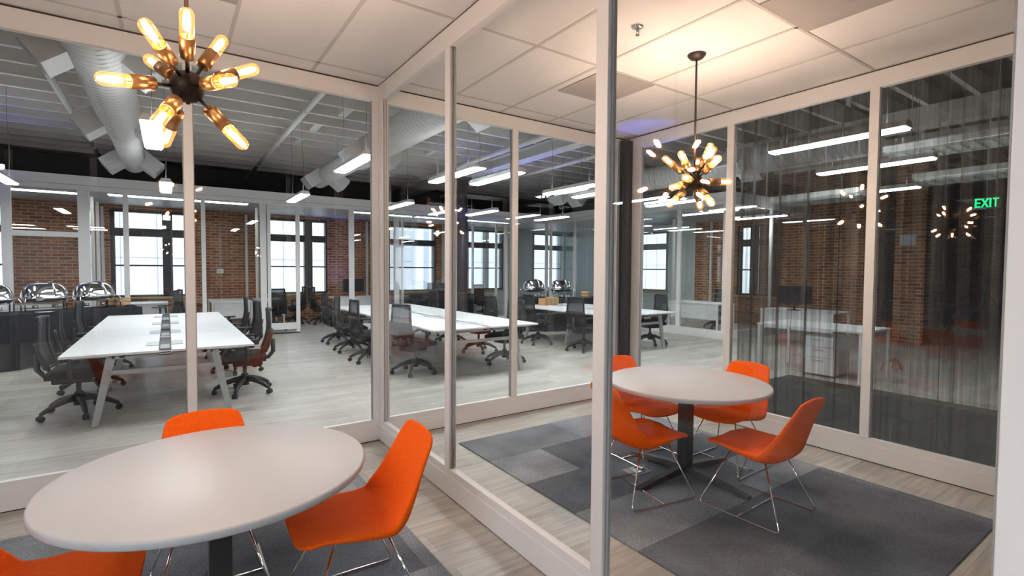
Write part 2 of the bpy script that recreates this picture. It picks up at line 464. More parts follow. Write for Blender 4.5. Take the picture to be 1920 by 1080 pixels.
def window(x0, x1, z0, z1, y, idx, posts, ax=0, sill=True, m=None):
    def B(mb, a0, a1, d0, d1, c0, c1):
        if ax == 0: mb.box(a0, a1, y + d0, y + d1, c0, c1)
        else: mb.box(y + d0, y + d1, a0, a1, c0, c1)
    mb = MB(); t = 0.09
    B(mb, x0, x0 + t, 0.0, 0.2, z0, z1); B(mb, x1 - t * .5, x1, 0.0, 0.2, z0, z1)
    B(mb, x0, x1, 0.0, 0.2, z1 - 0.06, z1); B(mb, x0, x1, 0.0, 0.2, z0, z0 + 0.05)
    zt = z0 + (z1 - z0) * 0.70
    B(mb, x0, x1, 0.02, 0.18, zt, zt + 0.2)
    B(mb, x0, x1, 0.06, 0.14, z0 + (z1 - z0) * 0.355, z0 + (z1 - z0) * 0.355 + 0.04)
    for a, b in posts: B(mb, a, b, 0.0, 0.2, z0, z1)
    o = struct('window_%d' % idx, mb, m or dark_frame)
    g = MB(); B(g, x0 + t, x1 - t * .5, 0.10, 0.106, z0 + 0.05, z1 - 0.06)
    g.build('glass_pane', win_glass, o)
    if sill:
        s = MB(); B(s, x0 - 0.05, x1 + 0.05, -0.1, 0.0, z0 - 0.05, z0); s.build('sill', sill_wood, o, bevel=0.005)
window(-4.62, -3.05, WZ0, WZ1, 16, 1, [(-3.75, -3.5)])
window(-1.17, 0.46, WZ0, WZ1, 16, 2, [(-0.10, 0.12)])
window(2.38, 4.07, WZ0, WZ1, 16, 3, [(3.42, 3.64)])
window(6.0, 7.75, WZ0, WZ1, 16, 4, [])
window(9.0, 10.6, WZ0, WZ1, 16, 5, [(9.8, 9.95)])
window(12.0, 13.5, WZ0, WZ1, 16, 6, [], m=hazy_frame)
window(7.3, 8.5, 0.85, 2.9, 14, 7, [(7.95, 8.1)], 1)
window(11.0, 12.6, 0.85, 2.9, 14, 8, [], 1, m=hazy_frame)
# portals that guide daylight through the openings
for a, b in wins:
    ld = bpy.data.lights.new('daylight_portal', 'AREA'); ld.shape = 'RECTANGLE'; ld.size = b - a; ld.size_y = WZ1 - WZ0
    ld.cycles.is_portal = True
    lo = bpy.data.objects.new('daylight_portal', ld); COL.objects.link(lo)
    lo.location = ((a + b) / 2, 16.37, (WZ0 + WZ1) / 2); lo.rotation_euler = (-PI / 2, 0, 0)
# pale facade across the street
fb = root('facade_building', 'pale panelled building across the street, seen through the back windows', 'building', (0, 23, 0))
MB().box(-14, 30, 0, 1, -6, 16).build('facade_wall', facade_m, fb)
g = MB()
for i in range(40):
    x = -13.4 + i * 1.09; g.box(x, x + 0.03, -0.012, 0.0, -6, 16)
for i in range(9):
    z = -5 + i * 2.3; g.box(-14, 30, -0.012, 0.0, z, z + 0.025)
g.build('panel_joints', facade_dark, fb)
for x in (8.5, 9.9, 11.3):
    MB().box(x, x + 0.42, -0.35, -0.0, -6, 16).build('pilaster', facade_m, fb)
    MB().box(x + 0.5, x + 0.86, -0.03, 0.0, -6, 16).build('window_strip', facade_dark, fb)

# ceiling joists and the blocking between them
mb = MB(); y = 0.4
while y < 16:
    mb.box(-8, 26, y, y + 0.07, 4.22, 4.55); y += 0.62
struct('trim_joists', mb, joist_mat)
mb = MB()
for x, y in ((2.35, 6.6), (2.5, 8.5), (2.3, 9.7), (2.25, 10.9), (1.6, 12.2), (4.3, 8.4), (-2.6, 7.8), (5.0, 10.2), (6.6, 9.1)):
    k = 0.4 + 0.62 * round((y - 0.4) / 0.62); mb.box(x, x + 0.14, k + 0.07, k + 0.62, 4.24, 4.55)
struct('trim_blocking', mb, joist_mat)
# steel beam running away under the joists
mb = MB().box(6.45, 6.75, 0.3, 15.9, 3.98, 4.0).box(6.58, 6.62, 0.3, 15.9, 4.0, 4.2).box(6.45, 6.75, 0.3, 15.9, 4.2, 4.22)
struct('trim_steel_beam', mb, joist_mat)
for i, x in enumerate((10.0, 12.0)):
    struct('trim_cross_beam_%d' % (i + 1), MB().box(x, x + 0.3, -0.2, 6.4, 3.9, 4.22), joist_mat)
colm = mat('dark_blue_steel', (0.03, 0.032, 0.055), 0.4, 0.2)
mb = MB(); mb.cyl((6.45, 11.7, 0), (6.45, 11.7, 4.0), 0.14, n=24); mb.box(6.27, 6.63, 11.52, 11.88, 3.9, 3.98)
struct('trim_column', mb, colm)

# ------------------------------------------------------------------ meeting room ceilings
TX0, TX1, TY0, TY1 = -1.66, 4.80, 0.12, 4.47
struct('ceiling_meeting_rooms', MB().box(TX0, TX1, TY0, TY1, ZR, ZR + 0.04), tile_m)
mb = MB()
gx = [-1.47 + 0.62 * k for k in range(11)]
for x in gx: mb.box(x - 0.012, x + 0.012, TY0, YA, ZR - 0.004, ZR)
for y in (0.50, 1.73, 2.96, 4.19): mb.box(TX0, TX1, y - 0.012, y + 0.012, ZR - 0.004, ZR)
struct('trim_ceiling_grid', mb, tbar)
struct('ceiling_corridor', MB().box(-8, 26, -5.2, TY0 - 0.02, 3.2, 3.24), deck_mat)
# perforated return-air vents in the ceiling
for (x0, y0, lab) in ((-0.23, 2.97, 'grey perforated vent in the nearer meeting room ceiling, at the top edge of the photo'),
                 (2.94, 2.97, 'grey perforated ceiling vent to the left of the farther chandelier rod'),
                 (2.99, 1.12, 'large grey perforated ceiling vent at the top edge above the farther meeting room')):
    o = MB().box(x0 + 0.012, x0 + 0.61, y0 + 0.0, y0 + 0.598, ZR - 0.009, ZR - 0.002).build('ceiling_vent', vent_grey)
    tag(o, lab, 'vent', 'ceiling vents')
# sprinkler
sp = root('sprinkler_head', 'small chrome fire sprinkler head on the ceiling left of the farther chandelier', 'sprinkler', (2.62, 2.34, ZR))
MB().lathe([(0, 0), (0.04, 0), (0.04, -0.006), (0.022, -0.014), (0, -0.014)], n=20).build('escutcheon', chrome, sp)
MB().cyl((0, 0, -0.012), (0, 0, -0.03), 0.009, n=10).tube([(0.009, 0, -0.03), (0.014, 0, -0.045), (0.003, 0, -0.055)], 0.002, 6).tube([(-0.009, 0, -0.03), (-0.014, 0, -0.045), (-0.003, 0, -0.055)], 0.002, 6).cyl((0, 0, -0.055), (0, 0, -0.058), 0.014, n=12).build('deflector', steel, sp)

# ------------------------------------------------------------------ glass partitions
def partition(name, ax, c, a0, a1, mulls, side=1, door_gap=None, gap=True):
    """ax 0: runs along x at y=c; ax 1: runs along y at x=c. side: direction the thickness goes."""
    T = 0.055 * side
    def B(mb, p0, p1, d0, d1, z0, z1):
        d0, d1 = sorted((c + d0 * side, c + d1 * side))
        if ax == 0: mb.box(p0, p1, d0, d1, z0, z1)
        else: mb.box(d0, d1, p0, p1, z0, z1)
    mb = MB()
    B(mb, a0, a1, 0, 0.055, ZT, ZR - 0.014)
    B(mb, a0, a1, 0.0, 0.055, 0.008, ZB - 0.05); B(mb, a0, a1, 0.006, 0.049, ZB - 0.05, ZB)
    for m0, m1 in mulls: B(mb, m0, m1, 0.0, 0.055, ZB, ZT)
    o = struct(name, mb, white, bevel=0.003)
    gk = MB(); B(gk, a0, a1, 0.008, 0.047, ZR - 0.014, ZR); B(gk, a0, a1, 0.008, 0.047, 0.0, 0.008)
    gk.build('gap_strip', shadow_gap, o)  # dark strips: the shadow line of the gap put into colour
    edges = [a0] + [v for mm in mulls for v in mm] + [a1]
    edges = sorted(edges)
    for e0, e1 in zip(edges, edges[1:]):
        if e1 - e0 < 0.15 or any(abs(e0 - m0) < 1e-6 and abs(e1 - m1) < 1e-6 for m0, m1 in mulls): continue
        g = MB(); B(g, e0, e1, 0.0225, 0.0325, ZB - 0.005, ZT + 0.005); g.build('glass_pane', glass, o)
        # thin dark seals around the pane
        s = MB()
        for q in (0.012, 0.036):
            B(s, e0, e0 + 0.006, q, q + 0.008, ZB, ZT); B(s, e1 - 0.006, e1, q, q + 0.008, ZB, ZT)
        s.build('pane_seal', grey_plastic, o)
    return o
partition('wall_front', 0, YA, XD - 0.055, XC, [(XD - 0.055, XD), (0.109, 0.168), (1.515, 1.665), (3.03, 3.105), (4.60, XC)])
partition('wall_divider', 1, XB, 0.23, YA - 0.001, [(0.23, 0.30), (1.562, 1.635), (3.025, 3.094), (4.30, YA - 0.001)])
partition('wall_side', 1, XC, 0.23, YA - 0.0, [(0.23, 0.30), (1.685, 1.753), (2.94, 3.015), (4.148, 4.29)])
partition('wall_near_side', 1, XD, 0.23, YA, [(0.23, 0.30), (1.62, 1.69), (3.03, 3.10), (4.33, YA)], side=-1)
partition('wall_entry', 0, 0.23, XB + 0.02, XC, [(XB + 0.02, XB + 0.06), (2.4, 2.47), (3.5, 3.57), (4.68, XC)], side=-1)
partition('wall_entry_near', 0, 0.23, XD - 0.055, -0.75, [(XD - 0.055, XD), (-0.82, -0.75)], side=-1)

# black drape bundled in the far corner
def fold_fn(cx, cy_, r, amp, k, h, taper=0.0):
    def fn(u, v):
        a = u * 2 * PI; rr = r * (1 + amp * math.sin(k * a + 1.5 * v)) * (1 - taper * math.sin(v * PI))
        return Vector((cx + rr * math.cos(a), cy_ + rr * math.sin(a) * 0.8, h * v + 0.01))
    return fn
o = MB().grid(fold_fn(4.672, 4.325, 0.075, 0.16, 7, 3.13), 57, 12).build('corner_drape', drape_cloth)
o.location = (-0.022, -0.022, 0)
tag(o, 'black fabric drape gathered into a column in the far corner of the farther meeting room', 'drape')

# metal mesh curtain hanging outside the side glass
def curtain_fn(y0, y1, x, z0, z1, seed):
    rnd = random.Random(seed); ph = [rnd.uniform(0, 6.28) for _ in range(6)]
    def fn(u, v):
        t = u + 0.007 * math.sin(31 * u + ph[0]) + 0.0050 * math.sin(83 * u + ph[1]) + 0.0018 * math.sin(171 * u + ph[2]) * (1 + 0.8 * math.sin(5 * u + seed))
        y = y0 + (y1 - y0) * t
        a = 0.035 * (math.sin(60 * u + ph[3]) + 0.6 * math.sin(117 * u + ph[4]) + 0.3 * math.sin(v * 3 + 20 * u))
        return Vector((x + a, y, z0 + (z1 - z0) * v))
    return fn
for i, (y0, y1, lab) in enumerate(((1.72, 2.98, 'sheer dark metal mesh curtain behind the middle pane of the right glass wall'),
                                    (0.36, 1.70, 'sheer dark metal mesh curtain behind the rightmost pane of the right glass wall'))):
    o = MB().grid(curtain_fn(y0, y1, 4.93, 0.02, 4.15, i + 3), 500, 3).build('mesh_curtain', metal_curtain)
    tag(o, lab, 'curtain', 'metal mesh curtains')

# ------------------------------------------------------------------ carpets
def rug(name, x0, x1, y0, y1, lab):
    o = MB().box(0, x1 - x0, 0, y1 - y0, 0.0, 0.009).build(name, carpet_m); o.location = (x0, y0, 0.0005)
    tag(o, lab, 'rug', 'carpet tile rugs')
rug('tile_rug', 2.13, 4.27, 0.80, 3.92, 'grey patchwork carpet tile rug under the farther round table')
rug('tile_rug', -0.99, 1.17, 0.80, 3.95, 'grey patchwork carpet tile rug under the nearer round table')

o = MB().box(0, 2.85, 0, 7.4, 0.0, 0.006).build('floor_dimmer', floor_dimmer); o.location = (4.86, -3.6, 0.0005)  # dark sheet added to dim the lamp-lit floor beyond the glass
tag(o, 'dark sheet dimming the floor outside the right glass wall, behind the mesh curtain', 'dark sheet')

# ------------------------------------------------------------------ round tables
def make_round_table():
    t = root('round_table', 'x', 'table')
    R = 0.59
    MB().lathe([(0, 0.698), (R - 0.012, 0.698), (R - 0.003, 0.701), (R, 0.707), (R, 0.722), (R - 0.003, 0.728), (R - 0.01, 0.731), (0, 0.731)], n=96).build('tabletop', white_flat, t)
    p = MB().box(-0.042, 0.042, -0.042, 0.042, 0.05, 0.69).box(-0.18, 0.18, -0.18, 0.18, 0.688, 0.698)
    p.build('pedestal', black_metal, t, bevel=0.004)
    for k in range(4):
        a = k * PI / 2; M = Matrix.Rotation(a, 4, 'Z')
        f = MB(); n = 8
        pr = []
        for i in range(n + 1):
            s_ = i / n; x = 0.02 + s_ * 0.50
            top = 0.085 - 0.055 * s_ ** 1.3; bot = 0.045 * (1 - s_) ** 2 * 0.6 + 0.012 * (0 if s_ > 0.8 else 1) + 0.0105
            pr.append((x, min(top, 0.085), bot, 0.045 - 0.012 * s_))
        rows = []
        for x, tz, bz, w in pr:
            rows.append([f.bm.verts.new(M @ Vector(q)) for q in ((x, -w, bz), (x, w, bz), (x, w * 0.7, tz), (x, -w * 0.7, tz))])
        for a_, b_ in zip(rows, rows[1:]):
            for i in range(4): f.bm.faces.new((a_[i], a_[(i + 1) % 4], b_[(i + 1) % 4], b_[i]))
        f.bm.faces.new(rows[0][::-1]); f.bm.faces.new(rows[-1])
        f.build('foot', black_metal, t, bevel=0.003)
    return t
TB = Repeat(make_round_table())
TN = (0.165, 2.41); TF = (3.245, 2.36)
TB.place((TN[0], TN[1], 0), 0, 'white round table closest to the camera, on a black pedestal', 'round meeting tables')
TB.place((TF[0], TF[1], 0), 0, 'white round table in the farther meeting room, ringed by four orange chairs', 'round meeting tables')

# ------------------------------------------------------------------ orange side chairs
def make_side_chair():
    t = root('side_chair', 'x', 'chair')
    # centre line of the shell in (y, z)
    path = round_path([(0, 0.275, 0.415), (0, 0.185, 0.445), (0, -0.175, 0.428), (0, -0.325, 0.805)], 0.030, 6)
    # resample
    L = [0]
    for a, b in zip(path, path[1:]): L.append(L[-1] + (b - a).length)
    tot = L[-1]
    def at(sv):
        d = sv * tot
        for i in range(len(L) - 1):
            if d <= L[i + 1] + 1e-9:
                k = (d - L[i]) / max(L[i + 1] - L[i], 1e-9); return path[i].lerp(path[i + 1], k)
        return path[-1]
    def width(sv):
        pts = [(0, 0.212), (0.25, 0.243), (0.52, 0.252), (1.0, 0.170)]
        for (a, wa), (b, wb) in zip(pts, pts[1:]):
            if sv <= b:
                k = (sv - a) / (b - a); w = wa + (wb - wa) * k; break
        r = 0.09 if sv < 0.5 else 0.045; d = min(sv, 1 - sv) * tot
        if d < r: w = w - r + math.sqrt(max(r * r - (r - d) ** 2, 0))
        return w
    nu, nv = 13, 30
    svs = [0, 0.008, 0.024, 0.05, 0.08] + [0.11 + 0.78 * i / 21 for i in range(22)] + [0.93, 0.965, 0.988, 1.0]
    def fn(u, v):
        sv = svs[int(round(v * (len(svs) - 1)))]
        p = at(sv); w = width(sv); c = u * 2 - 1
        q = Vector((c * w, p.y, p.z))
        seat = max(0, min(1, (0.56 - sv) / 0.12)); back = 1 - seat
        q.z += seat * (0.010 * c * c)
        q.y += back * 0.045 * abs(c) ** 2.2 * (1 - min(1, max(0, (sv - 0.55) / 0.38)))
        q.z -= 0.012 * c * c * max(0, (sv - 0.9) / 0.1)
        jb = math.exp(-((sv - 0.54) / 0.09) ** 2)     # side bolster where seat meets back
        q.z += jb * 0.020 * abs(c) ** 3; q.y += jb * 0.012 * abs(c) ** 3
        return q
    nv = len(svs)
    mb = MB(); top, bot = [], []
    for j in range(nv):
        sv = svs[j]; d = 0.01
        tg = (at(min(1, sv + d)) - at(max(0, sv - d))).normalized()
        nn = Vector((0, -tg.z, tg.y))
        if nn.z > 0 or (abs(nn.z) < 0.3 and nn.y > 0): nn = -nn
        th = 0.027 + 0.036 * math.exp(-((sv - 0.50) / 0.22) ** 2)
        th *= min(1, 0.55 + min(sv, 1 - sv) * 9)
        rt, rb = [], []
        for i in range(nu):
            q = fn(i / (nu - 1), j / (nv - 1)); rt.append(mb.bm.verts.new(q))
            c = abs(i / (nu - 1) * 2 - 1); p = q + nn * th * (1 - 0.25 * c ** 4); p.x *= 0.975
            rb.append(mb.bm.verts.new(p))
        top.append(rt); bot.append(rb)
    def face(*v):
        f = mb.bm.faces.new(v); f.smooth = True
    for j in range(nv - 1):
        for i in range(nu - 1):
            face(top[j][i], top[j][i + 1], top[j + 1][i + 1], top[j + 1][i]); face(bot[j][i], bot[j + 1][i], bot[j + 1][i + 1], bot[j][i + 1])
        for i in (0, nu - 1): face(top[j][i], top[j + 1][i], bot[j + 1][i], bot[j][i])
    for j in (0, nv - 1):
        for i in range(nu - 1): face(top[j][i], bot[j][i], bot[j][i + 1], top[j][i + 1])
    mb.build('shell', orange, t, subsurf=1)
    r = 0.0055
    for s_ in (-1, 1):
        pts = round_path([(0.12 * s_, -0.10, 0.405), (0.245 * s_, -0.265, 0.0165), (0.245 * s_, 0.265, 0.0165), (0.12 * s_, 0.10, 0.415)], 0.03, 6)
        MB().tube(pts, r, 10).build('leg_frame', chrome, t)
    MB().tube([(-0.245, 0.0, 0.0165), (0.245, 0.0, 0.0165)], r, 10).build('crossbar', chrome, t)
    MB().prism([(-0.14, -0.13), (0.14, -0.13), (0.14, 0.13), (-0.14, 0.13)], lambda a, b, c: Vector((a, b, c + 0.05 * b)), 0.396, 0.404).build('seat_bracket', chrome, t)
    return t
SCH = Repeat(make_side_chair())
def side_chair(x, y, face, lab):      # face: direction the sitter looks, degrees from +y counter-clockwise
    SCH.place((x, y, 0), math.radians(face), lab, 'orange chairs around the round tables')
side_chair(3.18, 1.755, 2, 'orange chair at the farther round table whose back leans toward the right glass wall')
side_chair(2.74, 2.35, -101, 'orange chair partly behind the white glazing post, left front of the farther round table')
side_chair(3.72, 2.31, 92, 'orange chair behind the farther round table, close to the right glass wall')
side_chair(3.30, 2.82, 175, 'orange chair behind the farther round table, mostly hidden by the glazing post')
side_chair(0.69, 2.29, 88, 'orange chair with chrome legs at the right of the nearer round table')
side_chair(0.15, 2.81, 180, 'orange chair whose back shows above the rear edge of the nearer round table')
side_chair(-0.37, 2.35, -94, 'orange chair cut off by the bottom left corner of the photo')

# ------------------------------------------------------------------ chandeliers
NEAR_DIRS = [(-0.899, -0.39, -0.198), (-0.446, -0.793, 0.415), (-0.02, -0.707, 0.707), (0.452, 0.268, 0.851), (0.855, 0.163, 0.493),
             (0.449, -0.89, -0.082), (-0.44, 0.737, 0.513), (-0.348, -0.635, -0.69), (-0.282, 0.688, -0.668), (0.556, 0.828, -0.076), (0.649, -0.188, -0.737)]
NEAR_DIRS[9] = (0.58, 0.60, -0.42)
FAR_DIRS = [(-0.59, 0.499, 0.634), (-0.771, -0.146, 0.62), (0.027, 0.152, 0.988), (0.415, -0.293, 0.861), (0.63, 0.35, 0.69), (-0.242, -0.862, 0.445),
            (-0.919, -0.392, -0.036), (0.878, -0.479, 0.024), (-0.968, -0.037, -0.247), (-0.736, 0.215, -0.642), (-0.238, -0.703, -0.67), (0.752, 0.324, -0.574)]
FAR_DIRS[2] = (-0.12, -0.55, 0.82)
def chandelier(x, y, zh, dirs, lab):
    t = root('sputnik_chandelier', lab, 'chandelier', (x, y, zh), 0, 'sputnik chandeliers')
    prof = [(0, -0.0625)] + [(0.0625 * math.cos(a), 0.0625 * math.sin(a)) for a in [-PI / 2 + PI * i / 12 for i in range(1, 12)]] + [(0, 0.0625)]
    MB().lathe(prof, n=32).cyl((0, 0, -0.056), (0, 0, -0.068), 0.009, 0.007, 12).build('hub', bronze, t)
    MB().cyl((0, 0, 0.05), (0, 0, ZR - zh - 0.02), 0.0075, n=12).build('rod', bronze, t)
    MB().lathe([(0, ZR - zh), (0.068, ZR - zh), (0.066, ZR - zh - 0.01), (0.045, ZR - zh - 0.032), (0.012, ZR - zh - 0.036), (0, ZR - zh - 0.036)], n=32).build('canopy', bronze, t)
    for d in dirs:
        d = Vector(d).normalized()
        a = MB().cyl(d * 0.055, d * 0.125, 0.0065, n=10).build('arm', bronze, t)
        MB().lathe([(0, 0.116), (0.022, 0.117), (0.0265, 0.122), (0.0265, 0.203), (0.0235, 0.203), (0.0235, 0.178), (0, 0.178)], (0, 0, 0), d, 20).build('socket', brass, a)
        bp = [(0.013, 0.182), (0.018, 0.196), (0.0245, 0.212), (0.0248, 0.282)] + [(0.0248 * math.cos(b_), 0.282 + 0.0248 * math.sin(b_)) for b_ in (0.3, 0.6, 0.9, 1.2)] + [(0, 0.3068)]
        b = MB().lathe(bp, (0, 0, 0), d, 18).build('bulb', bulb_glass, a)
        MB().lathe([(0, 0.222), (0.008, 0.226), (0.0115, 0.236), (0.0115, 0.275), (0.008, 0.285), (0, 0.288)], (0, 0, 0), d, 10).build('filament', filament, a)
        MB().cyl(d * 0.18, d * 0.226, 0.003, n=6).build('filament_stem', brass, a)
    return t
chandelier(0.078, 2.40, 2.288, NEAR_DIRS, 'dark bronze sputnik chandelier with glowing tube bulbs, nearest to the camera at upper left')
chandelier(3.32, 2.38, 2.245, FAR_DIRS, 'bronze sputnik chandelier hanging on a long rod over the farther round table')

# floor power box
fb_ = root('floor_power_box', 'open metal power box set in the grey rug beneath the farther table', 'floor box', (2.98, 2.60, 0.0105))
MB().box(-0.09, 0.09, -0.07, 0.07, -0.001, 0.006).build('plate', grey_plastic, fb_, bevel=0.002)
MB().box(-0.06, 0.0, -0.05, 0.05, 0.006, 0.014).build('lid', steel, fb_, bevel=0.002)
MB().box(0.02, 0.07, -0.05, 0.05, 0.006, 0.009).build('socket_panel', black_plastic, fb_)

# ------------------------------------------------------------------ office task chair
def make_task_chair():
    t = root('task_chair', 'x', 'office chair')
    b = MB()
    for k in range(5):
        a = 2 * PI * k / 5 + 0.3
        d = Vector((math.cos(a), math.sin(a), 0))
        pts = [d * 0.02 + Vector((0, 0, 0.175)), d * 0.11 + Vector((0, 0, 0.170)), d * 0.22 + Vector((0, 0, 0.135)), d * 0.30 + Vector((0, 0, 0.092)), d * 0.335 + Vector((0, 0, 0.072))]
        b.tube(pts, 0.02, 8, radii=[0.040, 0.034, 0.028, 0.023, 0.018])
    b.cyl((0, 0, 0.10), (0, 0, 0.24), 0.048, 0.040, 16)
    b.build('star_base', black_plastic, t)
    for k in range(5):
        a = 2 * PI * k / 5 + 0.3; d = Vector((math.cos(a), math.sin(a), 0)); s_ = Vector((-d.y, d.x, 0)); c = d * 0.335 + Vector((0, 0, 0.031))
        MB().cyl(c - s_ * 0.026, c - s_ * 0.006, 0.030, n=14).cyl(c + s_ * 0.006, c + s_ * 0.026, 0.030, n=14).cyl(c + Vector((0, 0, 0.01)), c + Vector((0, 0, 0.05)), 0.009, n=8).build('caster', black_plastic, t)
    MB().cyl((0, 0, 0.18), (0, 0, 0.40), 0.022, n=14).build('gas_lift', black_metal, t)
    MB().box(-0.13, 0.13, -0.20, 0.13, 0.35, 0.430).build('tilt_mechanism', black_plastic, t, bevel=0.015)
    def seat(u, v):
        a = u * 2 - 1; c = v * 2 - 1
        x = 0.25 * a * (1 - 0.06 * c * c); y = 0.245 * c
        e = max(abs(a), abs(c))
        z = 0.520 - 0.060 * e ** 6 - (0.05 * max(0, c - 0.35) ** 2) + 0.008 * a * a
        return Vector((x, y, z))
    s = MB().grid(seat, 13, 13)
    s.box(-0.24, 0.24, -0.235, 0.235, 0.415, 0.475)
    s.build('seat', seat_cloth, t, bevel=0.008)
    # backrest: curved frame with woven mesh
    def backp(v):          # v 0..1 upwards
        z = 0.52 + 0.52 * v
        return -0.235 - 0.05 * v + 0.045 * math.sin(v * PI) * -1 - 0.03 * max(0, v - 0.75) * 2, z
    def bw(v): return 0.225 * (1 - 0.22 * v) * (1 - 0.10 * (1 - v) ** 3)
    def bfn(u, v):
        y, z = backp(v); a = u * 2 - 1
        return Vector((bw(v) * a, y + 0.035 * a * a, z))
    MB().grid(bfn, 9, 12).build('mesh_back', chair_mesh, t)
    pts = [bfn(0, i / 11) for i in range(12)] + [bfn(i / 8, 1) for i in range(1, 9)] + [bfn(1, 1 - i / 11) for i in range(1, 12)] + [bfn(1 - i / 8, 0) for i in range(1, 8)]
    MB().tube(pts, 0.019, 8, closed=True).build('back_frame', black_plastic, t)
    MB().tube([(0, -0.12, 0.42), (0, -0.27, 0.43), (0, -0.325, 0.50), (0, -0.325, 0.66)], 0.026, 8).build('back_bracket', black_plastic, t)
    def lum(u, v):
        a = u * 2 - 1; y, z = backp(0.0 + 0.50 * v)
        return Vector((0.215 * a, y - 0.03 + 0.03 * a * a, z))
    MB().grid(lum, 9, 5).build('lumbar_pad', black_plastic, t, solid=0.03)
    for s_ in (-1, 1):
        ar = MB().tube(round_path([(0.10 * s_, -0.03, 0.43), (0.285 * s_, -0.03, 0.44), (0.29 * s_, -0.02, 0.68)], 0.05), 0.023, 8).build('armrest', black_plastic, t)
        MB().box(0.29 * s_ - 0.042, 0.29 * s_ + 0.042, -0.13, 0.13, 0.675, 0.70).build('arm_pad', black_plastic, ar, bevel=0.012)
    return t
TCH = Repeat(make_task_chair())
def task_chair(x, y, face, lab, grp='black mesh task chairs at the benches'):
    TCH.place((x, y, 0), math.radians(face), lab, grp)
# facing: 0 looks to +y, -90 looks to +x, 90 looks to -x
task_chair(-0.80, 6.98, -92, 'black mesh task chair at the near left corner of the left white bench')
task_chair(-0.84, 8.30, -85, 'black mesh task chair left of the left bench, second from its near end')
task_chair(-0.82, 9.75, -95, 'black mesh task chair on the left side of the left bench, beside the black buffet')
task_chair(0.78, 7.05, 84, 'black mesh task chair at the near right corner of the left bench')
task_chair(0.86, 8.55, 96, 'black mesh task chair on the right side of the left bench, middle of its three')
task_chair(0.86, 9.95, 88, 'black mesh task chair on the right side of the left bench, farthest of its three')
task_chair(3.04, 6.98, -70, 'black mesh task chair seen from behind between the corner post and the next mullion')
task_chair(2.80, 8.30, -86, 'black mesh task chair half hidden by the left edge of the corner post')
task_chair(2.86, 9.50, -92, 'black mesh task chair standing clear to the left of the corner post')
task_chair(2.95, 10.75, -88, 'black mesh task chair at the far left corner of the middle bench')
task_chair(4.62, 6.92, 100, 'black task chair seen under the near right end of the middle bench')
task_chair(4.85, 8.15, 92, 'black task chair on the right side of the middle bench, second from its near end')
task_chair(4.92, 9.45, 84, 'black task chair on the right side of the middle bench, third from its near end')
task_chair(4.88, 10.70, 95, 'black task chair on the right side of the middle bench, at its far end')
task_chair(6.42, 8.35, -88, 'black mesh task chair in front of the boxes on the right bench')
task_chair(6.62, 7.15, -80, 'black mesh task chair right beside the white post, before the right bench')
task_chair(8.42, 7.05, 78, 'black mesh task chair behind the right bench end, seen through the side glass')
task_chair(0.5, 14.1, -80, 'task chair in the glass office behind the left bench, left of its white desk', 'task chairs in the glass offices')
task_chair(-0.12, 13.62, 80, 'task chair beside the window in the glass office, right of the bamboo baskets', 'task chairs in the glass offices')
task_chair(2.2, 13.75, 5, 'task chair behind the sliding glass door, at the white desk', 'task chairs in the glass offices')
task_chair(2.95, 15.1, 60, 'task chair against the tall window beyond the sliding glass door', 'task chairs in the glass offices')
task_chair(3.55, 14.6, -80, 'task chair with violet glow in front of the brick wall, beyond the middle bench', 'task chairs in the glass offices')
task_chair(8.6, 14.2, 180, 'task chair before the far window behind the black column', 'task chairs in the glass offices')
task_chair(12.3, 8.0, 100, 'task chair at the desk in the right-hand glass office, against the brick', 'task chairs in the glass offices')

